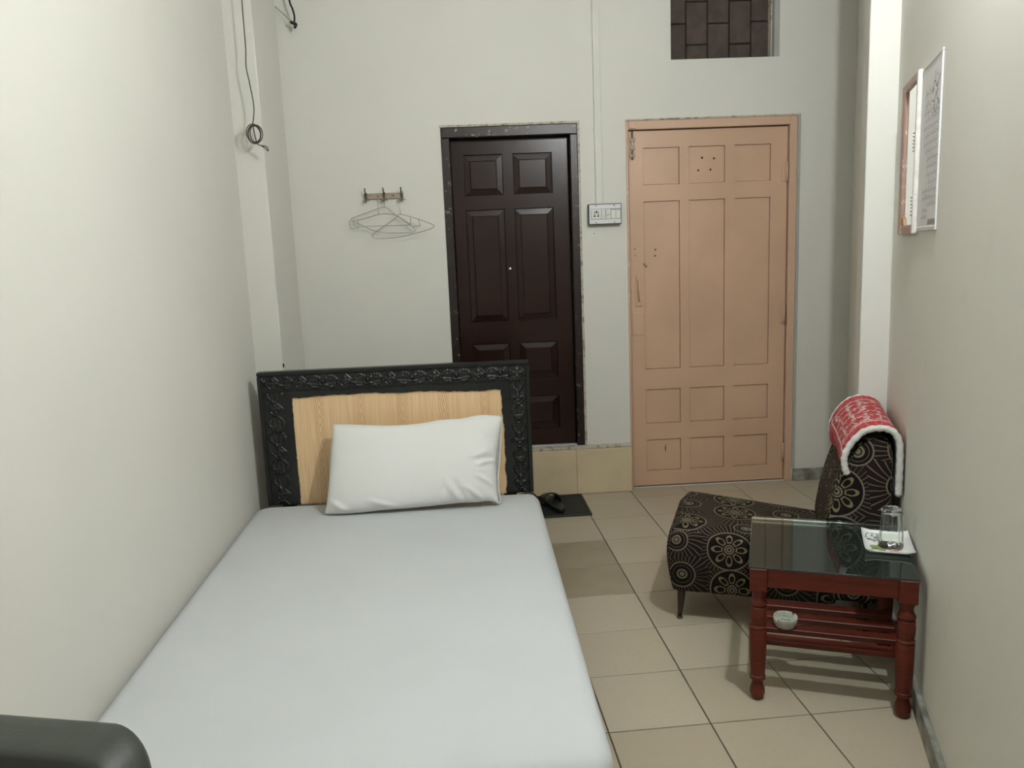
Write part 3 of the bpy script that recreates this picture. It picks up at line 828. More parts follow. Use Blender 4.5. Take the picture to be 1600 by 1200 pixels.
loop = [i*NV_ for i in range(NU)] + [(NU-1)*NV_+j for j in range(1, NV_)] + [i*NV_+NV_-1 for i in range(NU-2, -1, -1)] + [j for j in range(NV_-2, 0, -1)]
for a, b_ in zip(loop, loop[1:]+loop[:1]): rim.append((a, b_, b_+NU*NV_, a+NU*NV_))
pil = mesh('pillow', pf+pb, faces+faces_b+rim, 'pillow_cloth', None, True)
tag(pil, 'white pillow leaning against the headboard', 'pillow')
# open hem of the pillowcase on its right end, darker ticking inside
edge = [on_pillow(x, y) for x, y in [(784, 651), (783, 672), (781.5, 692), (781, 712), (779, 735), (778, 755), (780, 772), (782, 783), (776, 787)]]
hv = []; q = spline(edge, 5); nq = len(q)
for k, p in enumerate(q):
    t = k/(nq-1); wdt = 0.004+0.016*math.sin(math.pi*t)
    for jj in range(4):
        f = jj/3; hv.append(p + Vector((-0.022*(1-f), 0, 0)) - pn*(0.018*f) + pn*(0.004*math.sin(k*0.9)*f))
hm = mesh('pillow_ticking', hv, grid_faces(nq, 4), 'pillow_inner', pil, True)
tube('case_hem', [p - pn*0.016 + pn*0.004*math.sin(i*0.9) + Vector((0.001, 0, 0)) for i, p in enumerate(q)], 0.0028, 'pillow_cloth', pil, 6)

# ------------------------------------------------------------------ mat and slippers
mp_ = [at_z(922, 805, 0), at_z(907, 775, 0)]
mat_root = thing('door_mat', 'black rubber mat on the floor before the tiled step', 'mat', (0.36, 4.10, 0), ta*0.6)
MX0, MX1, MY0, MY1 = -0.33, 0.185, -0.175, 0.178
box('mat_base', MX0, MX1, MY0, MY1, 0.0005, 0.006, 'rubber', mat_root, 0.002)
for q in ((MX0, MX1, MY0, MY0+0.016), (MX0, MX1, MY1-0.016, MY1), (MX0, MX0+0.016, MY0+0.016, MY1-0.016), (MX1-0.016, MX1, MY0+0.016, MY1-0.016)):
    box('raised_border', *q, 0.005, 0.010, 'mat_rim', mat_root, 0.002)
def slipper(label, loc, rz, zb):
    t = thing('slipper', label, 'slipper', (loc[0], loc[1], zb), rz, 'black slippers by the bed')
    # sole outline, toe to +y
    out = []
    for k in range(28):
        a = 2*math.pi*k/28; y = 0.132*math.sin(a); wdt = 0.044 + 0.008*(y/0.132) - 0.010*math.exp(-((y+0.02)/0.05)**2)
        out.append((wdt*math.copysign(abs(math.cos(a))**0.8, math.cos(a)), y))
    prism('sole', out, 0.0, 0.020, 'slipper_sole', t, bev=0.004)
    vs = []; nu, nv = 15, 9
    for i in range(nu):
        a = math.pi*i/(nu-1)
        for j in range(nv):
            y = 0.005 + 0.085*j/(nv-1); lift = 0.055*(1-0.35*(j/(nv-1)))
            vs.append((0.051*math.cos(a), y + 0.012*math.sin(a)*(1 if j < 4 else -0.4), 0.010+lift*math.sin(a)**0.8))
    n0 = len(vs); vs2 = [(x*0.90, y, 0.008+(z-0.010)*0.90) for x, y, z in vs]
    f = grid_faces(nu, nv) + [tuple(reversed(q)) for q in grid_faces(nu, nv, n0)]
    lp = [i*nv for i in range(nu)] + [(nu-1)*nv+j for j in range(1, nv)] + [i*nv+nv-1 for i in range(nu-2, -1, -1)] + [j for j in range(nv-2, 0, -1)]
    f += [(a, b_, b_+n0, a+n0) for a, b_ in zip(lp, lp[1:]+lp[:1])]
    mesh('strap', vs+vs2, f, 'slipper_black', t, True)
    return t
slipper('black slipper lying on the rubber mat', (0.362, 4.10), R_(16), 0.0108)
slipper('black slipper half hidden behind the mattress corner', (0.236, 4.13), R_(6), 0.0105)

# ------------------------------------------------------------------ patterned low chair (frame of the right wall: x towards the wall, y along it)
CH = W(-0.768, 0.487)
chair = thing('slipper_chair', 'low armless chair in dark brown fabric with pale flower swirls', 'chair', CH, -WA)
CWD = 0.448
def uv_set(o, fn):
    me = o.data; uvl = me.uv_layers.new(name='UVMap')
    for p in me.polygons:
        n = p.normal
        for li in p.loop_indices:
            co = me.vertices[me.loops[li].vertex_index].co; uvl.data[li].uv = fn(co, n)
def rounded_block(name, prof_fn, nu, nv, mat, parent): pass
# seat: superellipse cushion; top slopes down to the back
def cushion(name, x0, x1, y0, y1, z0, zt, mat, parent, rx=0.06, n=14):
    bm = bmesh.new(); add_box(bm, x0, x1, y0, y1, z0, 1.0)
    bmesh.ops.subdivide_edges(bm, edges=bm.edges[:], cuts=n, use_grid_fill=True)
    for v in bm.verts:
        x, y, zz = v.co; tz = (zz-z0)/(1.0-z0)
        ztop = zt(x)
        z = z0 + (ztop-z0)*tz
        # round the top edges and slightly the vertical ones
        dx = min(x-x0, x1-x); dy = min(y-y0, y1-y); 
        def rd(d, r): return (1-math.sqrt(max(0, 1-(1-d/r)**2)))*r if d < r else 0.0
        drop = math.hypot(rd(dx, rx) if x-x0 < x1-x else rd(dx, rx*0.6), rd(dy, rx*0.8))
        if tz > 0.55: z -= drop*((tz-0.55)/0.45)**1.0*0.75
        bl = math.sin(math.pi*min(1, tz))*0.010
        inset = 0.012*(1-tz)**3
        sx = -1 if x < (x0+x1)/2 else 1; sy = -1 if y < (y0+y1)/2 else 1
        edge_x = 1.0 if dx < 1e-6 else 0.0; edge_y = 1.0 if dy < 1e-6 else 0.0
        x += edge_x*sx*(bl-inset); y += edge_y*sy*(bl-inset)
        # round vertical corners
        R = 0.035; cx_ = x0+R if x-x0 < R else (x1-R if x1-x < R else None); cy_ = y0+R if y-y0 < R else (y1-R if y1-y < R else None)
        if cx_ is not None and cy_ is not None:
            d = Vector((x-cx_, y-cy_)); mxx = max(abs(d.x), abs(d.y))
            if d.length > 1e-9: d = d.normalized()*mxx; x, y = cx_+d.x, cy_+d.y
        v.co = (x, y, z)
    o = bmobj(name, bm, mat, parent, True)
    return o
seat = cushion('seat', 0.0, 0.585, 0.0, CWD, 0.118, lambda x: 0.375-0.055*max(0, x-0.05)/0.5, 'upholstery', chair)
def seat_uv(co, n):
    if n.z < -0.6: return (co.x, -co.y)
    if n.x < -0.6: return (-co.y, co.z-0.02)
    if n.x > 0.6: return (0.585+co.y, co.z)
    return (co.x, co.z - 0.02 + max(0.0, co.y))          # near side and top unrolled as one piece
uv_set(seat, seat_uv)
# backrest: side profile swept across the width with rounded flanks
prof = [(0.545, 0.130), (0.520, 0.30), (0.528, 0.40), (0.548, 0.50), (0.580, 0.60), (0.620, 0.68), (0.664, 0.720), (0.702, 0.718), (0.728, 0.69), (0.737, 0.60), (0.735, 0.40), (0.730, 0.130)]
pr = [Vector((x, z, 0)) for x, z in prof]; prs = spline(pr, 5)
cxm = sum(p.x for p in prs)/len(prs); czm = sum(p.y for p in prs)/len(prs)
ys = [0.0, 0.004, 0.012, 0.025, 0.05] + [0.05+(CWD-0.1)*k/10 for k in range(1, 10)] + [CWD-0.05, CWD-0.025, CWD-0.012, CWD-0.004, CWD]
def shr(y):
    d = min(y, CWD-y); return 0.022*(1-math.sqrt(max(0, 1-(1-min(1, d/0.03))**2)))
vs = []; nP = len(prs)
for y in ys:
    s_ = shr(y)
    for p in prs:
        d = Vector((cxm-p.x, czm-p.y)); l = d.length; d = d/l
        vs.append((p.x+d.x*s_, y, max(0.125, p.y+d.y*s_)))
fs = []
for i in range(len(ys)-1):
    for k in range(nP):
        a, b_ = i*nP+k, i*nP+(k+1) % nP; fs.append((a, b_, b_+nP, a+nP))
fs.append(tuple(range(nP))[::-1]); fs.append(tuple((len(ys)-1)*nP+k for k in range(nP)))
bk = mesh('backrest', vs, fs, 'upholstery', chair, True); autosmooth(bk, 50)
def back_uv(co, n):
    if abs(n.y) > 0.6: return ((co.x-0.574)*0.88+0.225, (co.z-0.356)*0.88+0.125)
    return (co.y+0.2, co.z+0.08)
uv_set(bk, back_uv)
for x, y in ((0.045, 0.035), (0.045, CWD-0.035), (0.66, 0.05), (0.66, CWD-0.05)):
    sx = -0.008 if x < 0.3 else 0.012
    bm = bmesh.new(); add_tube(bm, [(x, y, 0.13), (x+sx*0.4, y, 0.07), (x+sx, y, 0.006)], [0.0165, 0.013, 0.008], 12)
    bmobj('leg', bm, 'dark_wood', chair, True)
    lathe('foot_cap', [(0.011, 0), (0.012, 0.003), (0.009, 0.008)], 'hook_metal', chair, 12, (x+sx, y, 0.0))

# towel folded over the chair back
tw = thing('towel', 'red and white patterned towel with white fleece edge draped over the chair back', 'towel', CH, -WA)
tp = [(0.566, 0.606), (0.564, 0.632), (0.568, 0.672), (0.592, 0.722), (0.634, 0.766), (0.686, 0.778), (0.730, 0.762), (0.754, 0.718), (0.759, 0.65), (0.759, 0.58), (0.759, 0.53)]
tps = spline([Vector((x, z, 0)) for x, z in tp], 5)
nt_ = len(tps); nvv = 26
TV0, TV1 = -0.010, CWD-0.004
def towel_pt(k, j, off):
    s = k/(nt_-1); t = j/(nvv-1); p = tps[k]
    a = tps[max(0, k-1)]; b_ = tps[min(nt_-1, k+1)]; tan = (b_-a).normalized(); nrm = Vector((-tan.y, tan.x))  # outward is left of travel (up/front)
    y = TV0 + (TV1-TV0)*t
    x, z = p.x, p.y
    # front flap hangs lower at the near end, opens away from the chair
    fl_ = max(0, 1-s/0.42)
    z += -0.012*fl_*(1-t) + 0.020*fl_*t
    x += 0.022*fl_*(1-t)
    z -= 0.020*(1-t)*math.exp(-((s-0.42)/0.25)**2)
    wv = 0.004*math.sin(t*9+s*5)*fl_ + 0.003*math.sin(t*17+1)*fl_
    x = min(x - wv, 0.7590)
    ox, oz = x + nrm.x*off, z + nrm.y*off
    return (min(ox, 0.7595), y, oz)
def towel_layer(name, off, mat, flip, y0s=0.0):
    vs = [towel_pt(k, j, off) for k in range(nt_) for j in range(nvv)]
    f = grid_faces(nt_, nvv); f = [tuple(reversed(q)) for q in f] if flip else f
    o = mesh(name, vs, f, mat, tw, True)
    me = o.data; ul = me.uv_layers.new(name='UVMap')
    for p in me.polygons:
        for li in p.loop_indices:
            vi = me.loops[li].vertex_index; k, j = divmod(vi, nvv); ul.data[li].uv = (0.45*j/(nvv-1), 0.46*k/(nt_-1))
    return o
towel_layer('patterned_face', 0.0, 'towel_red', True)
towel_layer('lining', -0.016, 'towel_white', False)
for j in (0, nvv-1):
    bm = bmesh.new()
    add_tube(bm, [Vector(towel_pt(k, j, -0.008)) + Vector((0, 0, 0.0008*math.sin(k*1.7))) for k in range(nt_)], [0.0108+0.0014*math.sin(k*2.3) for k in range(nt_)], 8)
    bmobj('fleece_edge', bm, 'towel_white', tw, True)
for k in (0, nt_-1):
    bm = bmesh.new(); add_tube(bm, [towel_pt(k, j, -0.008) for j in range(nvv)], 0.008, 8); bmobj('hem', bm, 'towel_red' if k == 0 else 'towel_white', tw, True)

# ------------------------------------------------------------------ side table
TBX, TBY, TW_, TD_, TH = -0.474, 0.016, 0.450, 0.456, 0.430
tb = thing('side_table', 'reddish-brown wooden side table with turned legs and glass top', 'table', W(TBX, TBY), -WA)
box('glass_top', -0.003, TW_+0.003, -0.003, TD_+0.001, TH-0.006, TH, 'table_glass', tb, 0.001)
LG = 0.050; HB = TH-0.0065
def turned_leg(x, y):
    bm = bmesh.new()
    add_box(bm, x-LG/2, x+LG/2, y-LG/2, y+LG/2, 0.352, HB, 0.003)
    pf = [(0.012, 0.0), (0.0175, 0.006), (0.0225, 0.022), (0.0215, 0.036), (0.0165, 0.052), (0.0155, 0.062), (0.019, 0.064), (0.0235, 0.068), (0.0235, 0.078), (0.0215, 0.080),
          (0.0245, 0.14), (0.0255, 0.226), (0.0230, 0.231), (0.0260, 0.236), (0.0215, 0.243), (0.0245, 0.250), (0.0255, 0.275), (0.0240, 0.297), (0.0205, 0.301), (0.0250, 0.306), (0.0250, 0.312), (0.0190, 0.322), (0.0175, 0.334), (0.0215, 0.345), (0.0235, 0.354)]
    add_lathe(bm, pf, 20, (x, y, 0))
    o = bmobj('leg', bm, 'mahogany', tb, True); autosmooth(o, 35); return o
LX = (LG/2, TW_-LG/2); LY = (LG/2, TD_-LG/2)
for x in LX:
    for y in LY: turned_leg(x, y)
AH0, AH1 = 0.366, HB
box('apron', LG, TW_-LG, 0.004, 0.024, AH0, AH1, 'mahogany', tb, 0.002)
box('apron', LG, TW_-LG, TD_-0.024, TD_-0.004, AH0, AH1, 'mahogany', tb, 0.002)
box('apron', 0.004, 0.024, LG, TD_-LG, AH0, AH1, 'mahogany', tb, 0.002)
box('apron', TW_-0.024, TW_-0.004, LG, TD_-LG, AH0, AH1, 'mahogany', tb, 0.002)
# shelf of slats on two side rails
SZ = 0.151
for x0, x1 in ((0.014, 0.036), (TW_-0.036, TW_-0.014)): box('shelf_rail', x0, x1, 0.042, TD_-0.042, SZ-0.022, SZ, 'mahogany', tb, 0.002)
for k in range(4):
    y = 0.072 + 0.083*k; box('shelf_slat', 0.020, TW_-0.020, y, y+0.043, SZ, SZ+0.017, 'mahogany', tb, 0.002)
SLT = SZ+0.017
# ashtray on the shelf
ash = thing('ashtray', 'small white china ashtray on the slatted table shelf', 'ashtray', W(TBX, TBY) + NV*0.106 + DV*0.178 + Vector((0, 0, SLT+0.0006)), -WA)
bm = bmesh.new()
SEG = 72
pf = [(0.020, 0.0), (0.030, 0.001), (0.0345, 0.010), (0.0365, 0.022), (0.0365, 0.033), (0.0350, 0.0345), (0.0335, 0.033), (0.0330, 0.018), (0.029, 0.010), (0.010, 0.008), (0.001, 0.008)]
add_lathe(bm, pf, SEG)
bm.verts.ensure_lookup_table()
for ri in (4, 5, 6):                      # three cigarette notches in the rim
    for i in range(SEG):
        if i in (9, 10, 45, 46): bm.verts[ri*SEG+i].co.z -= 0.010
bmobj('bowl', bm, 'ceramic', ash, True)
bm = bmesh.new(); add_lathe(bm, [(0.0005, 0.0145), (0.012, 0.016), (0.024, 0.0135), (0.029, 0.0105), (0.0285, 0.009)], 20); bmobj('ash', bm, 'ash', ash, True)

# square dish, tumbler and matchbox on the glass
dish = thing('dish', 'square white melamine dish with green and pink print under the glass', 'plate', (0, 0, 0))
gz = TH
dish.location = W(TBX, TBY) + NV*0.3995 + DV*0.252 + Vector((0, 0, gz+0.0005)); dish.rotation_euler = (0, 0, -WA+R_(-2))
hs = 0.067; n = 20; vs = []; vs2 = []
for i in range(n+1):
    for j in range(n+1):
        x = -1+2*i/n; y = -1+2*j/n
        m_ = max(abs(x), abs(y)); cn = abs(x*y)
        z = 0.003 + 0.012*max(0, (m_-0.72)/0.28)**1.6 + 0.006*max(0, cn-0.6)/0.4
        vs.append((x*hs*1.02, y*hs*1.36, z)); vs2.append((x*hs*1.02, y*hs*1.36, max(0.0, z-0.003)))
f = grid_faces(n+1, n+1); k0 = len(vs)
lp = [i*(n+1) for i in range(n+1)] + [n*(n+1)+j for j in range(1, n+1)] + [i*(n+1)+n for i in range(n-1, -1, -1)] + [j for j in range(n-1, 0, -1)]
f2 = [tuple(reversed(q)) for q in grid_faces(n+1, n+1, k0)] + [(a, b_, b_+k0, a+k0) for a, b_ in zip(lp, lp[1:]+lp[:1])]
mesh('dish_body', vs+vs2, f+f2, 'melamine', dish, True)
def blob(name, cx, cy, rx, ry, mat, seedv, lobes=5):
    q = [(cx+rx*(1+0.22*math.sin(lobes*a+seedv))*math.cos(a), cy+ry*(1+0.22*math.cos(lobes*a))*math.sin(a)) for a in [2*math.pi*k/30 for k in range(30)]]
    return prism(name, q, 0.0030, 0.0036, mat, dish)
blob('leaf_print', -0.026, -0.034, 0.026, 0.024, 'print_green', 0.5); blob('rose_print', 0.014, -0.042, 0.020, 0.019, 'print_pink', 1.2, 6)
blob('leaf_print', 0.0, 0.012, 0.016, 0.010, 'print_green', 2.2, 4); blob('rose_print', -0.034, 0.030, 0.010, 0.018, 'print_rose', 2, 4)
for k in range(3): prism('border_print', [(0.012+0.016*k, -0.0735), (0.024+0.016*k, -0.0735), (0.023+0.016*k, -0.0690), (0.013+0.016*k, -0.0690)], 0.0036, 0.0042, 'print_dark', dish)
tu = thing('tumbler', 'clear fluted drinking glass standing upside down on the dish', 'glass', dish.location + NV*0.008 + DV*(-0.014) + Vector((0, 0, 0.0042)), 0)
tu.scale = (1.14, 1.14, 1.10)
bm = bmesh.new(); SG = 40
def flute(r, a, amt): return r*(1+amt*(abs(math.cos(a*5))-0.6))
outer = [(0.0310, 0.0), (0.0312, 0.004), (0.0303, 0.020), (0.0290, 0.045), (0.0272, 0.078), (0.0262, 0.090), (0.0255, 0.093), (0.0270, 0.096), (0.0268, 0.106), (0.0240, 0.110)]
inner = [(0.0215, 0.099), (0.0235, 0.094), (0.0245, 0.080), (0.0265, 0.045), (0.0280, 0.020), (0.0290, 0.0)]
prf = outer + [(0.012, 0.1075), (0.0006, 0.107)]
rings = []
def ring(r, z, amt): return [bm.verts.new((flute(r, 2*math.pi*i/SG, amt)*math.cos(2*math.pi*i/SG), flute(r, 2*math.pi*i/SG, amt)*math.sin(2*math.pi*i/SG), z)) for i in range(SG)]
full_prof = [(r, z, 0.05 if 0.018 < z < 0.1 else 0.0) for r, z in outer] + [(0.012, 0.1075, 0), (0.0006, 0.107, 0)]
R1 = [ring(*q) for q in full_prof]
R2 = [ring(r, z, 0.0) for r, z in inner]; R3 = ring(0.0006, 0.0995, 0)
def bridge(a, b_):
    for i in range(SG): bm.faces.new((a[i], a[(i+1) % SG], b_[(i+1) % SG], b_[i]))
for a, b_ in zip(R1, R1[1:]): bridge(a, b_)
bm.faces.new(R1[-1])
bridge(R3, R2[0])
for a, b_ in zip(R2, R2[1:]): bridge(a, b_)
bm.faces.new(R3[::-1]); bridge(R2[-1], R1[0])
o = bmobj('glass_body', bm, 'tumbler_glass', tu, True)
mb = box('matchbox', -0.011, 0.011, -0.017, 0.017, 0.0, 0.014, 'foil', None, 0.0012)
mb.location = dish.location + NV*(-0.040) + DV*0.040 + Vector((0, 0, 0.0050)); mb.rotation_euler = (0, 0, -WA+R_(70))
tag(mb, 'small shiny green and silver packet beside the tumbler', 'packet')

# ------------------------------------------------------------------ right wall: mirror and notice
mir = thing('mirror', 'narrow wall mirror in a white and rose frame', 'mirror', W(0, 0, 0), -WA)
Y0, Y1, Z0, Z1 = 0.438, 0.735, 1.371, 1.853
XF = -0.016
box('backing', -0.008, -0.001, Y0+0.004, Y1-0.004, Z0+0.004, Z1-0.004, 'rack_wood', mir)
box('mirror_glass', -0.0095, -0.0085, Y0+0.02, Y1-0.02, Z0+0.02, Z1-0.02, 'mirror_glass', mir)
fw = 0.030
def stile(y0, y1, z0, z1, mat, bev=0.004):
    return box('frame_bar', XF, -0.0005, y0, y1, z0, z1, mat, mir, bev)
stile(Y0, Y0+fw*0.8, Z0, Z1, 'frame_white', 0.004)
stile(Y1-fw*2.2, Y1, Z0, Z1, 'frame_rose')
stile(Y0+fw*0.8, Y1-fw*2.2, Z1-fw, Z1, 'frame_rose'); stile(Y0+fw*0.8, Y1-fw*2.2, Z0, Z0+fw, 'frame_rose')
for zc in (1.62, 1.43):
    for k in range(6):
        z = zc + k*0.0105
        lathe('bead', [(0.0002, -0.003), (0.003, -0.002), (0.0042, 0), (0.003, 0.002), (0.0002, 0.003)], 'rack_wood', mir, 8, (XF-0.001, Y0+0.021, z))
prism('wood_chip', [(Y1-0.068, Z0+fw), (Y1-0.12, Z0+fw), (Y1-0.11, Z0+fw+0.020), (Y1-0.08, Z0+fw+0.028), (Y1-0.06, Z0+fw+0.018)], -0.0145, -0.010, 'wood_chip', mir, axis='x')

nb = thing('wall_notice', 'printed paper notice covered with handwriting pinned beside the mirror', 'poster', W(0, 0, 0), -WA)
NY0, NY1, NZ0, NZ1 = 0.147, 0.430, 1.392, 1.842
box('paper', -0.0035, -0.0008, NY0, NY1, NZ0, NZ1, 'paper', nb)
box('bottom_strip', -0.006, -0.0008, NY0-0.004, NY1, NZ0-0.012, NZ0, 'frame_white', nb, 0.001)
box('top_strip', -0.0055, -0.0008, NY0-0.004, NY1, NZ1, NZ1+0.007, 'white_plastic', nb, 0.001)
box('edge_strip', -0.0055, -0.0008, NY0-0.003, NY0, NZ0, NZ1, 'white_plastic', nb, 0.001)
rt = random.Random(11)
def scribble(bm, y_right, z, length, size, th):
    # flowing right-to-left script: joined humps, descending tails, dots
    y = y_right; xx = -0.0037; pts = []
    end = y_right + length
    def stroke(ps):
        for (a, b_), (c_, d_) in zip(ps, ps[1:]):
            L = math.hypot(c_-a, d_-b_) or 1e-6; nx, nz = -(d_-b_)/L*th/2, (c_-a)/L*th/2
            v = [bm.verts.new((xx, p, q)) for p, q in ((a+nx, b_+nz), (c_+nx, d_+nz), (c_-nx, d_-nz), (a-nx, b_-nz))]
            bm.faces.new(v)
    while y < end:
        wl = rt.uniform(2.0, 4.5)*size; ps = []
        nseg = int(wl/size*5)+4; ph = rt.uniform(0, 6)
        for k in range(nseg):
            f = k/(nseg-1)
            ps.append((y+wl*f, z + size*(0.55*math.sin(ph+f*9)*(1-0.4*f)) - (0.5*size*max(0, f-0.7)/0.3)))
        stroke(ps)
        if rt.random() < 0.7: a = y+rt.uniform(0, wl); stroke([(a, z+size*0.5), (a+size*0.12, z+size*1.5)])
        for _ in range(rt.randint(1, 3)):
            a = y+rt.uniform(0, wl); zz = z+size*rt.choice((-0.9, 1.0)); stroke([(a, zz), (a+th*1.5, zz-th)])
        y += wl + size*0.7
bm = bmesh.new()
for k, (z, l0, l1, s, th) in enumerate([(1.765, 0.10, 0.10, .011, .0022), (1.735, 0.12, 0.09, .009, .0018), (1.712, .11, .10, .009, .0018), (1.690, 0.015, .20, .008, .0016), (1.668, .015, .21, .008, .0016), (1.646, .015, .21, .008, .0016), (1.624, .02, .20, .008, .0016),
        (1.602, .02, .18, .008, .0016), (1.580, .02, .13, .008, .0018), (1.558, .02, .12, .008, .0018), (1.536, .02, .13, .008, .0018), (1.514, .02, .10, .008, .0016), (1.492, .02, .20, .008, .0018), (1.472, .02, .19, .008, .0018), (1.453, .02, .13, .007, .0016), (1.436, .13, .06, .007, .0016), (1.418, .14, .06, .007, .0016)]):
    scribble(bm, NY0+l0, z, l1, s, th)
bmobj('handwriting', bm, 'ink', nb)
bm = bmesh.new()
for y, z, s in ((NY0+0.025, 1.775, .024), (NY0+0.045, 1.74, .022), (NY0+0.02, 1.72, .018), (NY0+0.06, 1.705, .016)): scribble(bm, y, z, 0.03, s, .004)
bmobj('calligraphy', bm, 'ink', nb)
bm = bmesh.new()
for z in (1.398, 1.403, 1.408): scribble(bm, NY0+0.012, z, 0.10, .003, .0016)
bmobj('small_print', bm, 'ink', nb)

# ------------------------------------------------------------------ switch board with its casing
sb = thing('switch_board', 'white electrical switch board with socket between the two doors', 'switch board', (0.7125, YB, 1.548))
SW, SH = 0.089, 0.054
box('back_box', -SW, SW, -0.040, -0.0005, -SH, SH, 'box_dark', sb, 0.002)
box('face_plate', -SW+0.003, SW-0.004, -0.046, -0.040, -SH+0.003, SH-0.004, 'plate_plastic', sb, 0.0015)
def fp(px, py): p = at_y(px, py, YB-0.046); return p.x-0.7125, p.z-1.548
def modbox(name, x0, x1, z0, z1, d, mat='white_plastic', bev=0.0015): return box(name, x0, x1, -0.046-d, -0.0455, z0, z1, mat, sb, bev)
box('module_frame', -0.0765, 0.0845, -0.0466, -0.0455, -0.0285, 0.0285, 'grey_jamb', sb)
so = modbox('socket', -0.074, -0.023, -0.026, 0.026, 0.004)
hl = []
for x, z, rx, rz_ in ((-0.058, 0.010, .0028, .0028), (-0.048, 0.012, .0035, .006), (-0.039, 0.010, .0028, .0028), (-0.058, 0.0, .0028, .0028), (-0.039, 0.0, .0028, .0028), (-0.058, -0.010, .0048, .0035), (-0.039, -0.010, .0048, .0035)):
    hl.append((x-rx, x+rx, -0.0508, -0.0495, z-rz_, z+rz_))
boxes('pin_hole', hl, 'dark_hole', so)
modbox('switch', -0.020, 0.002, -0.026, 0.026, 0.002); box('rocker', -0.018, 0.0, -0.054, -0.0475, -0.012, 0.018, 'white_plastic', sb, 0.002)
kb = modbox('dimmer_plate', 0.005, 0.029, -0.026, 0.026, 0.002)
k_ = lathe('knob', [(0.0095, 0), (0.0085, 0.010), (0.007, 0.011)], 'white_plastic', sb, 20); k_.matrix_basis = Matrix.Translation((0.017, -0.0475, 0.003)) @ Matrix.Rotation(R_(90), 4, 'X')
for x0, x1 in ((0.032, 0.056), (0.058, 0.082)): modbox('blank_plate', x0, x1, -0.025, 0.020, 0.002)
for x in (-0.049, 0.049):
    for z in (-SH+0.010, SH-0.011):
        s_ = lathe('screw', [(0.0030, 0), (0.0030, 0.0015), (0.001, 0.002)], 'dark_hole', sb, 10); s_.matrix_basis = Matrix.Translation((x, -0.046, z)) @ Matrix.Rotation(R_(90), 4, 'X')
cd = box('cable_casing', 0.669, 0.706, YB-0.013, YB-0.0005, 1.602, CEIL, 'paint', None, 0.002)
tag(cd, 'thin off-white cable casing running up the wall from the switch board', 'cable casing')
# a nail hole below
p = at_y(928.3, 365, YB); nl = screw(p.x, p.z, YB-0.0002, 0.0028, 'dark_hole', wall_back, 'nail_hole')

# ------------------------------------------------------------------ hook rail and hangers
rk = thing('hook_rail', 'short wooden coat rail with three metal hooks left of the brown door', 'coat rack', (-0.466, YB, 1.688))
box('rail_board', -0.104, 0.104, -0.013, -0.0005, -0.015, 0.015, 'rack_wood', rk, 0.002)
for x in (-0.030, 0.052): 
    s_ = lathe('screw', [(0.0035, 0), (0.0035, 0.001), (0.001, 0.002)], 'dark_hole', rk, 10); s_.matrix_basis = Matrix.Translation((x, -0.013, 0)) @ Matrix.Rotation(R_(90), 4, 'X')
for x in (-0.093, 0.003, 0.096):
    hk = box('hook', x-0.006, x+0.006, -0.017, -0.012, -0.018, 0.020, 'hook_metal', rk, 0.001)
    bm = bmesh.new(); add_tube(bm, spline([(x, -0.016, 0.010), (x, -0.034, 0.012), (x, -0.046, 0.026), (x, -0.046, 0.040)], 5), 0.0036, 8)
    bmobj('upper_prong', bm, 'hook_metal', hk, True)
    bm = bmesh.new(); add_tube(bm, spline([(x, -0.016, -0.008), (x, -0.026, -0.026), (x, -0.040, -0.030), (x+0.004, -0.046, -0.018)], 5), 0.0032, 8)
    bmobj('lower_prong', bm, 'hook_metal', hk, True)
    for s_ in (-1, 1):
        bm = bmesh.new(); add_tube(bm, spline([(x, -0.016, -0.010), (x+s_*0.010, -0.024, -0.024), (x+s_*0.020, -0.030, -0.020)], 4), 0.0026, 6)
        bmobj('side_prong', bm, 'steel', hk, True)
def hang(label, strokes, ydep):
    bm = bmesh.new()
    for pts, closed, sub in strokes:
        P = [at_y(540+x*0.09375, 280+y*0.09375, ydep - dy) for x, y, dy in [(q[0], q[1], q[2] if len(q) > 2 else 0) for q in pts]]
        add_tube(bm, spline(P, sub, closed) if sub > 1 else P, 0.0019, 6, closed)
    o = bmobj('wire_hanger', bm, 'steel_wire', None, True); tag(o, label, 'hanger', 'wire hangers on the coat rail'); return o
hang('wire hanger tilting down to the left, closest to the wall', [([(645, 468), (380, 552), (112, 652), (118, 700), (270, 765), (400, 830), (560, 880), (800, 897), (1100, 888), (1158, 835), (1000, 710), (800, 575)], True, 5),
      ([(645, 468), (655, 400), (640, 345), (610, 320), (585, 345)], False, 5)], 4.325)
hang('wire hanger with two clips and a level crossbar', [([(230, 678), (400, 630), (560, 585), (700, 580), (860, 610), (1060, 740)], False, 5), ([(205, 795), (500, 780), (800, 773), (1080, 765)], False, 3),
      ([(195, 690), (212, 770), (210, 815), (80, 818), (68, 760), (66, 690)], False, 1), ([(1080, 640), (1090, 775), (1140, 785), (1240, 772), (1225, 730), (1215, 670)], False, 2),
      ([(230, 678), (120, 705), (205, 795)], False, 3), ([(550, 552), (538, 440), (535, 340), (560, 290), (590, 300), (600, 330)], False, 5), ([(550, 552), (560, 585)], False, 1), ([(1060, 740), (1080, 765)], False, 1)], 4.308)
hang('wire hanger slanting down to the right on the right-hand hook', [([(915, 585), (1200, 660), (1440, 750), (1470, 790), (1395, 835), (1150, 905), (900, 965), (700, 985), (510, 985), (440, 950), (480, 895), (680, 755), (855, 630)], True, 5),
      ([(915, 585), (895, 480), (850, 415), (860, 365), (905, 350), (925, 375)], False, 5)], 4.292)

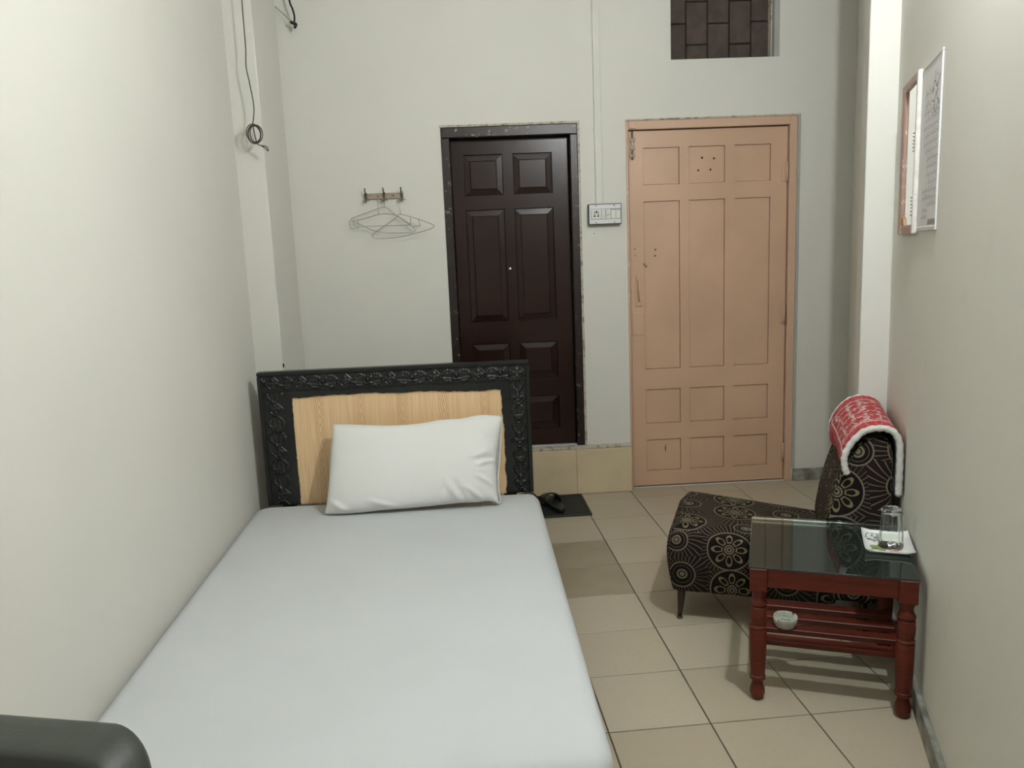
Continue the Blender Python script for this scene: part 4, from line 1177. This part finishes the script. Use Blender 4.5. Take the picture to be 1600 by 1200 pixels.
# ------------------------------------------------------------------ loose wires
YW = 3.80
wp = [(376.5, -60), (378, 0), (381, 40), (384, 78), (384.5, 104), (390, 130), (396.5, 165), (396, 185), (394.5, 194)]
cr_ = [at_y(x, y, YW) for x, y in wp]
hw_ = thing('hanging_wire', 'thin dark wire with a coiled end hanging in front of the left pilaster', 'wire', cr_[-1])
o_ = Vector(cr_[-1]); o_top = at_y(374, -160, YW)
top_pts = [Vector((o_top.x-0.01, YW, CEIL-0.001))] + cr_
tube('strand', [p-o_ for p in spline(top_pts, 5)], 0.0026, 'wire_dark', hw_, 6)
coil = []
for k in range(90):
    a = 2*math.pi*k/22 + 1.6; rx = 0.029+0.005*math.sin(k*0.21); rz_ = 0.040+0.005*math.cos(k*0.17)
    coil.append(Vector((0.006+rx*math.cos(a), 0.016*math.sin(a*0.5+0.4) , -0.043+rz_*math.sin(a))))
tube('coil', [Vector((0, 0, 0))] + coil, 0.0024, 'wire_dark', hw_, 6)
tube('tail', spline([coil[-1], Vector((0.012, 0.0, -0.082)), Vector((0.028, -0.006, -0.094)), Vector((0.048, -0.01, -0.108)), Vector((0.062, -0.01, -0.122)), Vector((0.058, -0.01, -0.104)), Vector((0.034, -0.006, -0.096))], 5), 0.0024, 'wire_dark', hw_, 6)
YW2 = 4.30
q = [at_y(x, y, YW2) for x, y in ((448, -40), (452, 0), (457, 14), (460, 26), (459.5, 36))]
w2 = thing('cut_wire', 'black cut wire end with pale twisted strand at the top of the back wall', 'wire', q[-1])
o_ = Vector(q[-1])
tube('strand', [p-o_ for p in spline([Vector((q[0].x-0.02, YB-0.002, CEIL-0.02))] + q, 5)], 0.0050, 'wire_black', w2, 6)
bm = bmesh.new(); add_tube(bm, [p-o_ for p in spline([at_y(454, 34, YW2), at_y(459, 37, YW2), at_y(462.5, 38, YW2), at_y(460, 44, YW2)], 4)], 0.0075, 8); bmobj('taped_end', bm, 'wire_black', w2, True)
tube('pale_strand', [p-o_ for p in spline([at_y(456, 34, YW2), at_y(443, 22, YW2+0.02), at_y(430, 10, YW2+0.04)], 4)], 0.0026, 'steel_wire', w2, 6)
# chips and stains of the plaster with a shape of their own
for (px, py, pw, ph) in ((443, 571, 1.2, 3.2),):
    p = at_y(px, py, 3.876); box('plaster_chip', p.x-0.003, p.x+0.003, 3.8765, 3.878, p.z-0.009, p.z+0.009, 'dark_hole', bpy.data.objects['trim_1'])

# ------------------------------------------------------------------ grey chair at the foot of the bed (only its back reaches into view)
gc = thing('vinyl_chair', 'dark grey padded chair with a rounded back, nearest the viewer at bottom left', 'chair', (-0.68, 0.86, 0))
pt = at_y(100, 1118, 0.86); ptr = at_y(180, 1124, 0.86); pe = at_y(240, 1200, 0.86)
gx1 = pe.x + 0.034 + 0.68; gx0 = gx1 - 0.46; gzt = pt.z + 0.005; gc.rotation_euler = (0, 0, R_(-13))
def rrect(x0, x1, z0, z1, r, n=10):
    out = []
    for cx, cz, a0 in ((x1-r, z1-r, 0), (x0+r, z1-r, 90), (x0+r, z0+r, 180), (x1-r, z0+r, 270)):
        for k in range(n+1):
            a = R_(a0+90*k/n); out.append((cx+r*math.cos(a), cz+r*math.sin(a)))
    return out
bm = bmesh.new(); ol = rrect(gx0, gx1, gzt-0.40, gzt, 0.055); rings = []
cxm, czm = (gx0+gx1)/2, gzt-0.20
for s_, y in ((0.90, -0.024), (0.96, -0.021), (0.99, -0.013), (1.0, 0.0), (1.0, 0.022), (0.985, 0.036), (0.94, 0.045), (0.6, 0.052)):
    rings.append([bm.verts.new((cxm+(x-cxm)*(1-(1-s_)*0.35), y-0.02*((x-cxm)/0.23)**2 + (z-gzt)*0.24, czm+(z-czm)*(1-(1-s_)*0.35))) for x, z in ol])
for a, b_ in zip(rings, rings[1:]):
    for i in range(len(ol)): bm.faces.new((a[i], a[(i+1) % len(ol)], b_[(i+1) % len(ol)], b_[i]))
bm.faces.new(rings[0][::-1]); bm.faces.new(rings[-1])
bmobj('backrest', bm, 'grey_vinyl', gc, True)
so_ = slab('seat', [(gx0+0.01, -0.55), (gx1-0.01, -0.55), (gx1-0.01, -0.13), (gx0+0.01, -0.13)], 0.40, 0.465, 0.05, 0.03, 'grey_vinyl', gc, puff=0.01)
for x in (gx0+0.05, gx1-0.05):
    tube('back_leg', [(x, -0.05, 0), (x, -0.10, 0.42), (x, 0.014-0.24*0.30+0.02, gzt-0.30)], 0.011, 'steel', gc, 10)
    tube('front_leg', [(x, -0.51, 0), (x, -0.51, 0.41)], 0.011, 'steel', gc, 10)
    tube('seat_rail', [(x, -0.10, 0.395), (x, -0.51, 0.395)], 0.010, 'steel', gc, 10)

# ------------------------------------------------------------------ the lamp on the right wall (above the frame)
lp_ = thing('wall_lamp', 'bare bulb in a wall holder high on the right wall', 'lamp', LAMP)
wl = (A0 - LAMP).dot(NV)
ax = NV
def along(t, r): return [Vector(ax*t), r]
bm = bmesh.new(); add_tube(bm, [ax*(wl-0.001), ax*(wl-0.016)], 0.045, 24); bmobj('base_plate', bm, 'white_plastic', lp_, False)
bm = bmesh.new(); add_tube(bm, [ax*(wl-0.016), ax*0.040], [0.022, 0.018], 20); bmobj('holder', bm, 'white_plastic', lp_, True)
bm = bmesh.new(); bmesh.ops.create_uvsphere(bm, u_segments=24, v_segments=14, radius=0.034); bmobj('bulb', bm, 'bulb_glass', lp_, True)
ld = bpy.data.lights.new('glow', 'POINT'); ld.energy = LAMP_WATT; ld.color = (0.945, 0.985, 1.0); ld.shadow_soft_size = 0.024
lo = bpy.data.objects.new('glow', ld); C.objects.link(lo); lo.parent = lp_
